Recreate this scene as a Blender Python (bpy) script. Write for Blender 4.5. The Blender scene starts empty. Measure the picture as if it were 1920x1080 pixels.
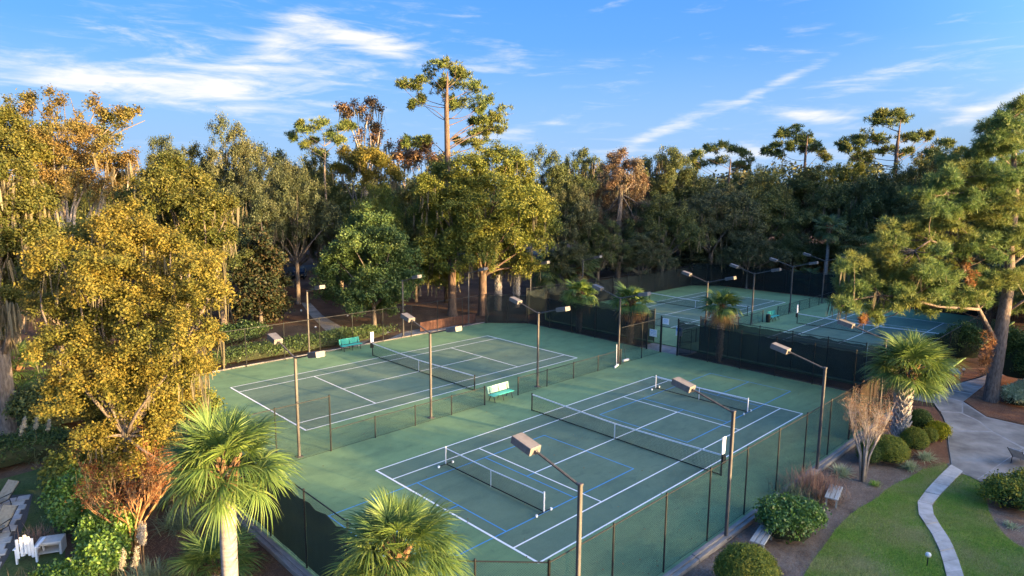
import bpy, math, random
import numpy as np
from mathutils import Matrix, Vector
R = math.radians
rnd = random.Random(7)
C = bpy.context.scene.collection
scn = bpy.context.scene

# ------------------------------------------------------------------ camera
CP = np.array([-16.33, -15.26, 13.71]); YAW, PIT, ROL, FPX = 0.7994, -0.1516, 0.0081, 1222.3
_f = np.array([math.cos(YAW)*math.cos(PIT), math.sin(YAW)*math.cos(PIT), math.sin(PIT)])
_r = np.array([math.sin(YAW), -math.cos(YAW), 0.0]); _u = np.cross(_r, _f)
RT = math.cos(ROL)*_r + math.sin(ROL)*_u; UP = -math.sin(ROL)*_r + math.cos(ROL)*_u; FW = _f
cam = bpy.data.cameras.new('camera'); cam.sensor_width = 36; cam.lens = FPX/1920*36
cam.clip_start = 0.2; cam.clip_end = 3000
co = bpy.data.objects.new('camera', cam); C.objects.link(co)
co.matrix_world = Matrix(((RT[0], UP[0], -FW[0], CP[0]), (RT[1], UP[1], -FW[1], CP[1]), (RT[2], UP[2], -FW[2], CP[2]), (0, 0, 0, 1)))
scn.camera = co
GZ = -0.15                                             # ground level round the raised courts

def pt(px, py, depth):                                 # photograph pixel + distance -> point in the place
    return CP + (FW + RT*(px-960)/FPX + UP*(540-py)/FPX)*depth
def gr(px, py, z=GZ):                                  # photograph pixel -> point on the ground
    d = FW + RT*(px-960)/FPX + UP*(540-py)/FPX
    return CP + d*((z-CP[2])/d[2])
def base_at(px, depth):                                # foot of a thing standing at that column and distance
    lo, hi = 354.0, 3000.0
    for _ in range(40):
        m = (lo+hi)/2
        d = FW + RT*(px-960)/FPX + UP*(540-m)/FPX
        t = (GZ-CP[2])/d[2] if d[2] < 0 else 1e9
        if t > depth: lo = m
        else: hi = m
    q = CP + d*t
    return q

# ------------------------------------------------------------------ sky and sun
SUN_AZ, SUN_EL = R(-74), R(6.5)
sd = np.array([math.cos(SUN_AZ)*math.cos(SUN_EL), math.sin(SUN_AZ)*math.cos(SUN_EL), math.sin(SUN_EL)])
w = bpy.data.worlds.new("World"); scn.world = w; w.use_nodes = True
nt = w.node_tree; nt.nodes.clear(); nl = nt.links
def N(tree, t, **k):
    n = tree.nodes.new(t)
    for a, v in k.items(): setattr(n, a, v)
    return n
def mth(tree, op, a, b=None, c=None, clamp=False):
    n = tree.nodes.new('ShaderNodeMath'); n.operation = op; n.use_clamp = clamp
    for i, v in enumerate((a, b, c)):
        if v is None: continue
        if isinstance(v, (int, float)): n.inputs[i].default_value = v
        else: tree.links.new(v, n.inputs[i])
    return n.outputs[0]
sky = N(nt, 'ShaderNodeTexSky', sky_type='NISHITA', sun_disc=False, sun_elevation=SUN_EL,
        sun_rotation=math.atan2(sd[0], sd[1]), altitude=0, air_density=1.0, dust_density=7.0, ozone_density=3.0)
hs = N(nt, 'ShaderNodeHueSaturation'); hs.inputs['Saturation'].default_value = 1.25; hs.inputs['Value'].default_value = 0.95
nl.new(sky.outputs[0], hs.inputs['Color'])
tint = N(nt, 'ShaderNodeMix', data_type='RGBA', blend_type='MULTIPLY'); tint.inputs[0].default_value = 1
nl.new(hs.outputs[0], tint.inputs[6]); tint.inputs[7].default_value = (1.0, 0.97, 0.98, 1)
tc = N(nt, 'ShaderNodeTexCoord')
sep = N(nt, 'ShaderNodeSeparateXYZ'); nl.new(tc.outputs['Generated'], sep.inputs[0])
az = mth(nt, 'ARCTAN2', sep.outputs[1], sep.outputs[0]); el = mth(nt, 'ARCSINE', sep.outputs[2])
def direl(px, py):
    d = FW + RT*(px-960)/FPX + UP*(540-py)/FPX; d /= np.linalg.norm(d)
    return math.atan2(d[1], d[0]), math.asin(d[2])
# wispy cirrus: stretched noise on the (azimuth, elevation) dome, thickened in drifting banks
cmb = N(nt, 'ShaderNodeCombineXYZ'); nl.new(az, cmb.inputs[0]); nl.new(el, cmb.inputs[1])
def cirrus(rot, sc, scale, det, dist, ofs):
    mp = N(nt, 'ShaderNodeMapping'); mp.inputs['Rotation'].default_value = (0, 0, R(rot)); mp.inputs['Scale'].default_value = sc
    mp.inputs['Location'].default_value = ofs
    nl.new(cmb.outputs[0], mp.inputs[0])
    nz = N(nt, 'ShaderNodeTexNoise'); nz.inputs['Scale'].default_value = scale; nz.inputs['Detail'].default_value = det
    nz.inputs['Roughness'].default_value = 0.62; nz.inputs['Distortion'].default_value = dist
    nl.new(mp.outputs[0], nz.inputs['Vector']); return nz.outputs[0]
n1 = cirrus(22, (1.0, 5.5, 1), 6.0, 10, 1.1, (3.1, 1.2, 0))
n2 = cirrus(14, (1.6, 9.0, 1), 9.0, 8, 0.5, (7.7, 0.4, 0))
dens = mth(nt, 'ADD', mth(nt, 'MULTIPLY', n1, 0.62), mth(nt, 'MULTIPLY', n2, 0.38))
bias = None
for (px, py, sx, sy, rot, amp) in [                     # cloud banks: where, length, thickness (px), tilt, weight
        (80, 128, 150, 24, 4, 0.18), (250, 150, 120, 16, 8, 0.08), (590, 115, 160, 40, -12, 0.13), (690, 75, 100, 14, 12, 0.25), (520, 72, 60, 22, -38, 0.16),
        (400, 155, 170, 20, -8, 0.16), (270, 60, 200, 50, 25, 0.07), (1238, 245, 85, 10, -26, 0.21), (1120, 240, 40, 10, 0, 0.14),
        (1450, 160, 90, 8, -24, 0.20), (1510, 216, 60, 9, 6, 0.25), (1640, 150, 90, 14, -14, 0.14), (1640, 215, 200, 20, -14, 0.03),
        (1850, 205, 110, 12, -22, 0.26), (1420, 290, 200, 12, 0, 0.12), (960, 245, 60, 10, -8, 0.17), (930, 132, 70, 5, 4, 0.12),
        (1605, 68, 34, 7, 5, 0.10), (880, 265, 100, 12, 0, 0.10)]:
    a0, e0 = direl(px, py); cr, sr = math.cos(R(-rot)), math.sin(R(-rot))
    da = mth(nt, 'SUBTRACT', a0, az); de = mth(nt, 'SUBTRACT', el, e0)
    u = mth(nt, 'ADD', mth(nt, 'MULTIPLY', da, cr*FPX/sx), mth(nt, 'MULTIPLY', de, sr*FPX/sx))
    v = mth(nt, 'ADD', mth(nt, 'MULTIPLY', da, -sr*FPX/sy), mth(nt, 'MULTIPLY', de, cr*FPX/sy))
    g = mth(nt, 'MULTIPLY', mth(nt, 'EXPONENT', mth(nt, 'MULTIPLY', mth(nt, 'ADD', mth(nt, 'MULTIPLY', u, u), mth(nt, 'MULTIPLY', v, v)), -0.7)), amp)
    bias = g if bias is None else mth(nt, 'ADD', bias, g)
tot = mth(nt, 'ADD', dens, bias)
mr = N(nt, 'ShaderNodeMapRange', interpolation_type='SMOOTHSTEP'); nl.new(tot, mr.inputs[0])
mr.inputs[1].default_value = 0.52; mr.inputs[2].default_value = 0.92; mr.inputs[3].default_value = 0.0; mr.inputs[4].default_value = 0.92
cl = N(nt, 'ShaderNodeMix', data_type='RGBA'); nl.new(mr.outputs[0], cl.inputs[0])
# clear azure away from the sun, the atmosphere's own glow on the sun's side
er = N(nt, 'ShaderNodeValToRGB'); nl.new(mth(nt, 'DIVIDE', mth(nt, 'MAXIMUM', el, 0.0), R(90)), er.inputs[0])
cr_ = er.color_ramp; SKY = [(0.0, (.27, .41, .60)), (0.055, (.185, .335, .58)), (0.13, (.075, .22, .56)), (0.24, (.032, .15, .54)), (1.0, (.027, .106, .41))]
while len(cr_.elements) < len(SKY): cr_.elements.new(.5)
for i, (p_, c_) in enumerate(SKY): cr_.elements[i].position = p_; cr_.elements[i].color = (*c_, 1)
dt = N(nt, 'ShaderNodeVectorMath', operation='DOT_PRODUCT'); nl.new(tc.outputs['Generated'], dt.inputs[0]); dt.inputs[1].default_value = tuple(sd)
fr = N(nt, 'ShaderNodeMapRange', interpolation_type='SMOOTHSTEP'); nl.new(dt.outputs['Value'], fr.inputs[0])
fr.inputs[1].default_value = 0.75; fr.inputs[2].default_value = -0.15; fr.inputs[3].default_value = 0.0; fr.inputs[4].default_value = 0.92
hz = N(nt, 'ShaderNodeMix', data_type='RGBA'); nl.new(fr.outputs[0], hz.inputs[0]); nl.new(tint.outputs[2], hz.inputs[6]); nl.new(er.outputs[0], hz.inputs[7])
nl.new(hz.outputs[2], cl.inputs[6]); CLOUD = 0.66
cl.inputs[7].default_value = (CLOUD*1.0, CLOUD*0.95, CLOUD*0.93, 1)
bg = N(nt, 'ShaderNodeBackground'); nl.new(cl.outputs[2], bg.inputs[0]); bg.inputs[1].default_value = 0.15
wo = N(nt, 'ShaderNodeOutputWorld'); nl.new(bg.outputs[0], wo.inputs[0])

sl = bpy.data.lights.new('sun', 'SUN'); sl.energy = 2.1; sl.angle = R(0.6); sl.color = (1.0, 0.66, 0.30)
so = bpy.data.objects.new('sun', sl); C.objects.link(so)
so.rotation_euler = Vector(-sd).to_track_quat('-Z', 'Y').to_euler()
scn.view_settings.view_transform = 'Standard'; scn.view_settings.look = 'None'
scn.view_settings.exposure = 3.6; scn.view_settings.gamma = 1; scn.view_settings.use_curve_mapping = False
scn.cycles.max_bounces = 6; scn.cycles.transparent_max_bounces = 16

# ------------------------------------------------------------------ materials
def base_mat(name):
    m = bpy.data.materials.new(name); m.use_nodes = True
    t = m.node_tree; t.nodes.clear()
    o = t.nodes.new('ShaderNodeOutputMaterial'); b = t.nodes.new('ShaderNodeBsdfPrincipled')
    t.links.new(b.outputs[0], o.inputs[0]); b.inputs['Specular IOR Level'].default_value = 0.3
    return m, t, b, o
def noise(t, scale, det=5, rough=0.55, coord='Object', stretch=None, dist=0):
    c = t.nodes.new('ShaderNodeTexCoord'); v = c.outputs['Object' if coord == 'World' else coord]
    if coord == 'World': v = t.nodes.new('ShaderNodeNewGeometry').outputs['Position']
    if stretch:
        mp = t.nodes.new('ShaderNodeMapping'); mp.inputs['Scale'].default_value = stretch; t.links.new(v, mp.inputs[0]); v = mp.outputs[0]
    n = t.nodes.new('ShaderNodeTexNoise'); n.inputs['Scale'].default_value = scale; n.inputs['Detail'].default_value = det
    n.inputs['Roughness'].default_value = rough; n.inputs['Distortion'].default_value = dist
    t.links.new(v, n.inputs['Vector']); return n.outputs[0]
def ramp(t, fac, stops):
    r = t.nodes.new('ShaderNodeValToRGB'); e = r.color_ramp.elements
    while len(e) < len(stops): e.new(0.5)
    for i, (p, c) in enumerate(stops): e[i].position = p; e[i].color = (*c, 1)
    t.links.new(fac, r.inputs[0]); return r.outputs[0]
def mixc(t, fac, a, b, mode='MIX'):
    n = t.nodes.new('ShaderNodeMix'); n.data_type = 'RGBA'; n.blend_type = mode
    for i, v in ((0, fac), (6, a), (7, b)):
        if isinstance(v, (int, float)): n.inputs[i].default_value = v
        elif isinstance(v, tuple): n.inputs[i].default_value = (*v, 1)
        else: t.links.new(v, n.inputs[i])
    return n.outputs[2]
def bump(t, b, h, s, d=0.02):
    n = t.nodes.new('ShaderNodeBump'); n.inputs['Strength'].default_value = s; n.inputs['Distance'].default_value = d
    t.links.new(h, n.inputs['Height']); t.links.new(n.outputs[0], b.inputs['Normal'])
def simple(name, c1, c2=None, scale=3, rough=0.7, metal=0, bmp=0, coord='Object', stretch=None, det=5, lo=0.35, hi=0.65, bd=0.01, vary=0.0):
    m, t, b, o = base_mat(name)
    n = noise(t, scale, det, 0.6, coord, stretch)
    col = ramp(t, n, [(lo, c1), (hi, c2 or c1)])
    if vary:
        oi = t.nodes.new('ShaderNodeObjectInfo')
        col = mixc(t, 1.0, col, ramp(t, oi.outputs['Random'], [(0, (1-vary,)*3), (1, (1+vary,)*3)]), 'MULTIPLY')
    t.links.new(col, b.inputs['Base Color']); b.inputs['Roughness'].default_value = rough; b.inputs['Metallic'].default_value = metal
    if bmp: bump(t, b, n, bmp, bd)
    return m
def leafmat(name, cols, trans=0.3, clump=0.35, clump_cols=None, rough=0.55, spec=0.25, objvar=0.18):
    m, t, b, o = base_mat(name)
    g = t.nodes.new('ShaderNodeNewGeometry')
    k = len(cols)
    col = ramp(t, g.outputs['Random Per Island'], [(i/(k-1) if k > 1 else 0, c) for i, c in enumerate(cols)])
    if clump_cols:
        n = noise(t, clump, 3, 0.5, 'Object')
        f = ramp(t, n, [(0.42, (0, 0, 0)), (0.62, (1, 1, 1))])
        col = mixc(t, f, col, ramp(t, g.outputs['Random Per Island'], [(i/(len(clump_cols)-1), c) for i, c in enumerate(clump_cols)]))
    oi = t.nodes.new('ShaderNodeObjectInfo')
    col = mixc(t, 1.0, col, ramp(t, oi.outputs['Random'], [(0, (1-objvar, 1-objvar*.8, 1-objvar)), (1, (1+objvar, 1+objvar*.7, 1+objvar*.4))]), 'MULTIPLY')
    t.links.new(col, b.inputs['Base Color']); b.inputs['Roughness'].default_value = rough; b.inputs['Specular IOR Level'].default_value = spec
    tr = t.nodes.new('ShaderNodeBsdfTranslucent'); t.links.new(col, tr.inputs[0])
    mx = t.nodes.new('ShaderNodeMixShader'); mx.inputs[0].default_value = trans
    t.links.new(b.outputs[0], mx.inputs[1]); t.links.new(tr.outputs[0], mx.inputs[2]); t.links.new(mx.outputs[0], o.inputs[0])
    return m
def screenmat(name, col, alpha):
    m, t, b, o = base_mat(name)
    c = ramp(t, noise(t, 1.2, 5, 0.6, 'World', (1, 1, 0.6)), [(0.3, tuple(x*0.75 for x in col)), (0.7, tuple(x*1.3 for x in col))])
    t.links.new(c, b.inputs['Base Color']); b.inputs['Roughness'].default_value = 0.85
    tp = t.nodes.new('ShaderNodeBsdfTransparent'); mx = t.nodes.new('ShaderNodeMixShader'); mx.inputs[0].default_value = alpha
    t.links.new(tp.outputs[0], mx.inputs[1]); t.links.new(b.outputs[0], mx.inputs[2]); t.links.new(mx.outputs[0], o.inputs[0])
    return m
def courtmat(name, a, bcol, dark):
    m, t, b, o = base_mat(name)
    big = noise(t, 0.16, 5, 0.62, 'World', (1.0, 0.7, 1), 0.6); mid = noise(t, 0.9, 6, 0.65, 'World'); fine = noise(t, 30, 3, 0.6, 'World')
    col = ramp(t, big, [(0.36, a), (0.66, bcol)])
    st = ramp(t, noise(t, 0.33, 7, 0.68, 'World', (0.5, 1.0, 1), 1.2), [(0.47, (0, 0, 0)), (0.66, (1, 1, 1))])
    col = mixc(t, mth(t, 'MULTIPLY', st, 0.92), col, dark)
    sp = ramp(t, noise(t, 1.7, 4, 0.5, 'World', (0.6, 1, 1), 0.8), [(0.60, (0, 0, 0)), (0.72, (1, 1, 1))])
    col = mixc(t, mth(t, 'MULTIPLY', sp, 0.75), col, dark)
    sk = ramp(t, noise(t, 0.75, 8, 0.72, 'World', (0.22, 1.0, 1), 1.6), [(0.52, (0, 0, 0)), (0.70, (1, 1, 1))])
    col = mixc(t, mth(t, 'MULTIPLY', sk, 0.55), col, dark)
    col = mixc(t, 0.35, col, ramp(t, mid, [(0.3, tuple(x*0.72 for x in a)), (0.7, tuple(x*1.2 for x in bcol))]))
    col = mixc(t, 0.25, col, ramp(t, fine, [(0.3, tuple(x*0.6 for x in a)), (0.7, tuple(x*1.3 for x in bcol))]))
    t.links.new(col, b.inputs['Base Color']); b.inputs['Roughness'].default_value = 0.75; b.inputs['Specular IOR Level'].default_value = 0.25
    bump(t, b, fine, 0.15, 0.004)
    return m
M = {}
M['court_out'] = courtmat('court_outer_paint', (0.135, 0.232, 0.108), (0.190, 0.298, 0.138), (0.058, 0.11, 0.065))
M['court_in'] = courtmat('court_inner_paint', (0.108, 0.170, 0.107), (0.150, 0.213, 0.134), (0.048, 0.088, 0.066))
M['line'] = simple('white_line_paint', (0.82, 0.82, 0.76), (0.90, 0.90, 0.84), 6, 0.6, coord='World')
M['blue'] = simple('blue_line_paint', (0.06, 0.27, 0.55), (0.08, 0.32, 0.60), 5, 0.6, coord='World')
M['black'] = simple('black_coated_steel', (0.012, 0.014, 0.014), (0.02, 0.022, 0.022), 8, 0.5)
M['wire'] = simple('black_vinyl_wire', (0.008, 0.011, 0.010), (0.013, 0.016, 0.015), 8, 0.9)
M['screen'] = screenmat('dark_mesh_windscreen', (0.012, 0.020, 0.018), 0.90)
M['screen_thin'] = screenmat('worn_mesh_windscreen', (0.016, 0.024, 0.022), 0.80)
M['screen_sunlit'] = screenmat('sunlit_brown_windscreen', (0.06, 0.04, 0.028), 0.55)  # brown tone is low sunlight on the dark screen, put into its colour
M['netting'] = simple('black_net_cord', (0.012, 0.014, 0.014), None, 4, 0.8)
M['white'] = simple('white_plastic', (0.72, 0.73, 0.74), (0.82, 0.82, 0.82), 5, 0.5)
M['tape'] = simple('white_net_tape', (0.75, 0.76, 0.76), (0.82, 0.82, 0.82), 5, 0.8)
M['bronze'] = simple('weathered_bronze_pole', (0.064, 0.058, 0.055), (0.105, 0.098, 0.091), 2.2, 0.55, coord='Object', stretch=(3, 3, 0.6), vary=0.1)
M['lamphead'] = simple('weathered_lamp_housing', (0.115, 0.106, 0.100), (0.174, 0.163, 0.155), 3.0, 0.55, vary=0.08)
M['lens'] = simple('lamp_lens', (0.35, 0.36, 0.36), (0.5, 0.5, 0.5), 3, 0.25)
M['teal'] = simple('teal_bench_plastic', (0.035, 0.30, 0.26), (0.05, 0.36, 0.31), 3, 0.45, vary=0.06)
M['teal_pale'] = simple('pale_teal', (0.164, 0.336, 0.287), (0.279, 0.426, 0.369), 5, 0.6)  # paler teal for the bench back in the divider gap
M['greywood'] = simple('weathered_grey_wood', (0.27, 0.27, 0.24), (0.38, 0.38, 0.35), 4, 0.8, stretch=(0.6, 8, 8), bmp=0.2, vary=0.1)
M['timber'] = simple('grey_timber_kerb', (0.17, 0.155, 0.14), (0.30, 0.275, 0.25), 3, 0.85, stretch=(0.5, 6, 6), bmp=0.25, vary=0.14, coord='Object')
M['picket'] = simple('red_brown_wood', (0.078, 0.035, 0.025), (0.114, 0.054, 0.039), 5, 0.85, stretch=(6, 6, 0.8))
M['concrete'] = simple('stained_concrete', (0.125, 0.112, 0.098), (0.37, 0.335, 0.29), 0.5, 0.85, coord='World', bmp=0.1, det=9, lo=0.33, hi=0.68, vary=0.14)
M['seam'] = simple('pale_joint_mortar', (0.28, 0.265, 0.245), (0.36, 0.34, 0.315), 3, 0.9, coord='World')
M['paver'] = simple('pale_stone_paver', (0.38, 0.345, 0.30), (0.53, 0.485, 0.43), 2.5, 0.85, coord='World', bmp=0.15, det=8, vary=0.08)
M['joint'] = simple('dark_joint_sand', (0.07, 0.06, 0.05), (0.11, 0.095, 0.08), 20, 0.95, coord='World')
M['bark'] = simple('grey_brown_bark', (0.085, 0.065, 0.05), (0.20, 0.165, 0.135), 5, 0.9, stretch=(2.5, 2.5, 0.5), bmp=0.6, bd=0.05, coord='World')
M['bark_pine'] = simple('pine_bark', (0.084, 0.061, 0.048), (0.199, 0.155, 0.125), 3.5, 0.9, stretch=(3, 3, 0.7), bmp=0.8, bd=0.06, coord='World')
M['bark_warm'] = simple('red_brown_pine_bark', (0.075, 0.05, 0.037), (0.15, 0.10, 0.072), 2.5, 0.9, stretch=(3, 3, 0.7), bmp=0.6, bd=0.05, coord='World')
M['bark_pale'] = simple('pale_smooth_bark', (0.20, 0.165, 0.135), (0.36, 0.31, 0.26), 4, 0.8, stretch=(2, 2, 0.6), coord='World')
M['bark_white'] = simple('pale_crape_bark', (0.25, 0.21, 0.18), (0.40, 0.355, 0.31), 4, 0.8, stretch=(2, 2, 0.6), coord='World')
M['litter'] = leafmat('fallen_brown_leaf', [(0.12, 0.07, 0.035), (0.22, 0.13, 0.06), (0.30, 0.20, 0.08)], 0.1)
M['twig'] = simple('orange_brown_twig', (0.24, 0.12, 0.05), (0.38, 0.22, 0.10), 4, 0.8, coord='World')
def palmtrunk():
    m, t, b, o = base_mat('ringed_palm_trunk')
    n = noise(t, 1.2, 6, 0.6, 'Object', (2, 2, 14)); sp = noise(t, 22, 4, 0.7, 'Object')
    col = ramp(t, n, [(0.3, (0.20, 0.18, 0.16)), (0.7, (0.34, 0.31, 0.28))])
    col = mixc(t, ramp(t, sp, [(0.60, (0, 0, 0)), (0.68, (1, 1, 1))]), col, (0.10, 0.085, 0.07))
    t.links.new(col, b.inputs['Base Color']); b.inputs['Roughness'].default_value = 0.9; bump(t, b, n, 0.5, 0.02); return m
M['palmtrunk'] = palmtrunk()
M['boot'] = simple('grey_palm_boot', (0.30, 0.275, 0.25), (0.50, 0.46, 0.42), 6, 0.9, coord='World')
M['boot_brown'] = simple('brown_palm_boot', (0.13, 0.07, 0.036), (0.25, 0.15, 0.08), 6, 0.9, coord='World')
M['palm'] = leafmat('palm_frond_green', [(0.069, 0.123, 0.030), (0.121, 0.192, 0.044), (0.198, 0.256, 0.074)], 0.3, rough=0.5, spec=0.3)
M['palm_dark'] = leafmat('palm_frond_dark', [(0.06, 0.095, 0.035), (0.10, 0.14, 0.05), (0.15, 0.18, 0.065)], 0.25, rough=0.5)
M['palm_dead'] = leafmat('dead_palm_frond', [(0.20, 0.13, 0.06), (0.30, 0.20, 0.09)], 0.25)
M['gold'] = leafmat('golden_sweetgum_leaf', [(0.134, 0.131, 0.034), (0.196, 0.180, 0.044), (0.258, 0.218, 0.051), (0.320, 0.240, 0.053)], 0.48, 0.42, [(0.088, 0.109, 0.032), (0.134, 0.147, 0.036), (0.196, 0.186, 0.046)], rough=0.7, spec=0.12)
M['orange'] = leafmat('orange_autumn_leaf', [(0.129, 0.100, 0.042), (0.193, 0.130, 0.047), (0.248, 0.160, 0.047)], 0.35, 0.3, [(0.092, 0.108, 0.034), (0.166, 0.160, 0.044), (0.230, 0.190, 0.047)])
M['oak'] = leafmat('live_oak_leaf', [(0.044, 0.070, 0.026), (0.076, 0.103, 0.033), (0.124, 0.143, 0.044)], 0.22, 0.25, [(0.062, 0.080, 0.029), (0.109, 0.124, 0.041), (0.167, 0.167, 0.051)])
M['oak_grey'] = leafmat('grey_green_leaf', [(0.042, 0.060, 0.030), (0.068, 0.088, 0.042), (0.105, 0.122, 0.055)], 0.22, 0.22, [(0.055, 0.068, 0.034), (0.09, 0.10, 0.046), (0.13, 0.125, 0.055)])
M['oak_lit'] = leafmat('sunlit_yellow_green_leaf', [(0.099, 0.131, 0.027), (0.172, 0.189, 0.037), (0.262, 0.245, 0.045)], 0.32, 0.3, [(0.073, 0.115, 0.027), (0.131, 0.163, 0.033), (0.196, 0.213, 0.041)])  # oak palette brightened and yellowed, sunlight on the crowns is in the colour
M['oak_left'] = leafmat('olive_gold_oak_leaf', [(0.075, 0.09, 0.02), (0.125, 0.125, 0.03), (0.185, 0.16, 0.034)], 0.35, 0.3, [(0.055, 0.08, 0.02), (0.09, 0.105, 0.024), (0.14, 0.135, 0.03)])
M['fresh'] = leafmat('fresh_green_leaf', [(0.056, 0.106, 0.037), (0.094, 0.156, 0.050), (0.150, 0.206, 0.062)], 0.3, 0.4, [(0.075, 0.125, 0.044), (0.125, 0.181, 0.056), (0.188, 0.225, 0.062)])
M['magnolia'] = leafmat('dark_magnolia_leaf', [(0.016, 0.026, 0.013), (0.030, 0.041, 0.020), (0.069, 0.050, 0.025)], 0.1, rough=0.5, spec=0.15)
M['rust'] = leafmat('rusty_cypress_needle', [(0.149, 0.086, 0.048), (0.230, 0.132, 0.075), (0.287, 0.190, 0.115)], 0.3, 0.3, [(0.172, 0.127, 0.081), (0.218, 0.172, 0.115), (0.253, 0.218, 0.149)])
M['pine'] = leafmat('pine_needle', [(0.057, 0.095, 0.029), (0.098, 0.138, 0.039), (0.155, 0.187, 0.048)], 0.22, 0.3, [(0.090, 0.114, 0.033), (0.146, 0.163, 0.043), (0.212, 0.203, 0.052)])
M['pine_near'] = leafmat('long_pine_needle', [(0.069, 0.128, 0.045), (0.109, 0.186, 0.058), (0.171, 0.234, 0.065)], 0.28, 0.28, [(0.140, 0.170, 0.045), (0.201, 0.225, 0.056), (0.263, 0.257, 0.065)])
M['pine_brown'] = leafmat('brown_pine_needle', [(0.16, 0.075, 0.03), (0.24, 0.12, 0.045)], 0.25)
M['moss'] = leafmat('spanish_moss', [(0.112, 0.100, 0.068), (0.168, 0.148, 0.100), (0.208, 0.188, 0.132)], 0.3, rough=0.9, spec=0.1)
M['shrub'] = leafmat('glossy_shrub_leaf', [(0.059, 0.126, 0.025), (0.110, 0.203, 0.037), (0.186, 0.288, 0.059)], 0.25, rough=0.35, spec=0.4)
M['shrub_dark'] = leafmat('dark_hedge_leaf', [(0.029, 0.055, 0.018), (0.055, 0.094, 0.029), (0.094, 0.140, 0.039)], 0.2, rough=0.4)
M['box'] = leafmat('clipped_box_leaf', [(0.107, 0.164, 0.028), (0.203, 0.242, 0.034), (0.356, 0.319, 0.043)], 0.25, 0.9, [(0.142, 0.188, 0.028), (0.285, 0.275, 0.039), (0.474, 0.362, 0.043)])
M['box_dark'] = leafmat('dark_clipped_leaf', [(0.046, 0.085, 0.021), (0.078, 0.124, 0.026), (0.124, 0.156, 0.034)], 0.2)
M['lime'] = leafmat('yellow_shrub_leaf', [(0.24, 0.25, 0.012), (0.36, 0.33, 0.015), (0.45, 0.38, 0.02)], 0.3)
M['croton'] = leafmat('yellow_blotched_leaf', [(0.061, 0.115, 0.027), (0.101, 0.162, 0.027), (0.351, 0.324, 0.041)], 0.25, 0.8, [(0.068, 0.121, 0.027), (0.297, 0.297, 0.041), (0.446, 0.378, 0.041)])
M['variegated'] = leafmat('variegated_blade', [(0.270, 0.338, 0.162), (0.432, 0.472, 0.270), (0.567, 0.567, 0.351)], 0.3)
M['bluegrass'] = leafmat('blue_green_blade', [(0.115, 0.161, 0.098), (0.172, 0.218, 0.127), (0.253, 0.276, 0.149)], 0.25)
M['tangrass'] = leafmat('tan_dry_blade', [(0.20, 0.14, 0.075), (0.28, 0.19, 0.10), (0.32, 0.24, 0.14)], 0.3)
M['pinkgrass'] = leafmat('pinkish_plume_blade', [(0.24, 0.14, 0.09), (0.32, 0.19, 0.13), (0.36, 0.24, 0.17)], 0.35)
M['plume'] = leafmat('cream_plume', [(0.52, 0.45, 0.34), (0.66, 0.58, 0.46)], 0.4)
M['redleaf'] = leafmat('red_autumn_leaf', [(0.176, 0.050, 0.020), (0.272, 0.090, 0.030), (0.288, 0.144, 0.040)], 0.35)
M['grass'] = leafmat('lawn_blade', [(0.112, 0.258, 0.022), (0.168, 0.314, 0.034), (0.235, 0.336, 0.056)], 0.25, 0.45, [(0.235, 0.263, 0.078), (0.302, 0.291, 0.112), (0.370, 0.336, 0.157)])
M['straw'] = leafmat('fallen_pine_straw', [(0.11, 0.055, 0.03), (0.19, 0.095, 0.05), (0.27, 0.17, 0.10)], 0.1)
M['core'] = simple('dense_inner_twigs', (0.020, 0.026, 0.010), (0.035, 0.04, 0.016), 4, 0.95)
M['carpaint'] = simple('dark_car_paint', (0.012, 0.014, 0.018), None, 3, 0.25)
M['carglass'] = simple('dark_car_glass', (0.02, 0.025, 0.03), None, 3, 0.08)
M['tyre'] = simple('rubber', (0.012, 0.012, 0.012), None, 3, 0.8)
M['chrome'] = simple('bright_metal', (0.6, 0.6, 0.6), None, 3, 0.25, 1.0)
M['sling'] = simple('tan_sling_fabric', (0.20, 0.175, 0.125), (0.27, 0.24, 0.18), 8, 0.8)
M['tablestone'] = simple('pale_cast_stone', (0.42, 0.39, 0.35), (0.55, 0.51, 0.46), 4, 0.8)
M['signblue'] = simple('blue_sign_panel', (0.12, 0.30, 0.62), (0.16, 0.36, 0.66), 4, 0.5)
M['globe'] = simple('frosted_lamp_glass', (0.75, 0.72, 0.66), None, 4, 0.3)
M['asphalt'] = simple('asphalt', (0.045, 0.047, 0.055), (0.07, 0.072, 0.08), 3, 0.85, coord='World', det=8)

def groundmat(name, pal, sc=0.35):
    m, t, b, o = base_mat(name)
    a = noise(t, sc, 6, 0.6, 'World'); f = noise(t, 9, 7, 0.75, 'World', (1, 1.6, 1)); v = noise(t, 45, 4, 0.8, 'World', (1, 0.5, 1))
    col = ramp(t, a, [(0.3, pal[0]), (0.5, pal[1]), (0.7, pal[2])])
    col = mixc(t, 0.7, col, ramp(t, f, [(0.3, (0.45,)*3), (0.7, (1.5,)*3)]), 'MULTIPLY')
    col = mixc(t, 0.6, col, ramp(t, v, [(0.3, (0.5,)*3), (0.7, (1.45,)*3)]), 'MULTIPLY')
    t.links.new(col, b.inputs['Base Color']); b.inputs['Roughness'].default_value = 0.95; b.inputs['Specular IOR Level'].default_value = 0.1
    bump(t, b, f, 0.8, 0.05); return m
M['ground'] = groundmat('leaf_litter_ground', [(0.060, 0.036, 0.024), (0.105, 0.060, 0.038), (0.15, 0.095, 0.062)])
M['bed'] = groundmat('grey_mulch_bed', [(0.12, 0.088, 0.064), (0.19, 0.145, 0.11), (0.25, 0.20, 0.155)], 0.8)
M['redbed'] = groundmat('red_pine_straw_bed', [(0.15, 0.072, 0.042), (0.21, 0.10, 0.056), (0.27, 0.145, 0.08)], 0.8)
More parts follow.
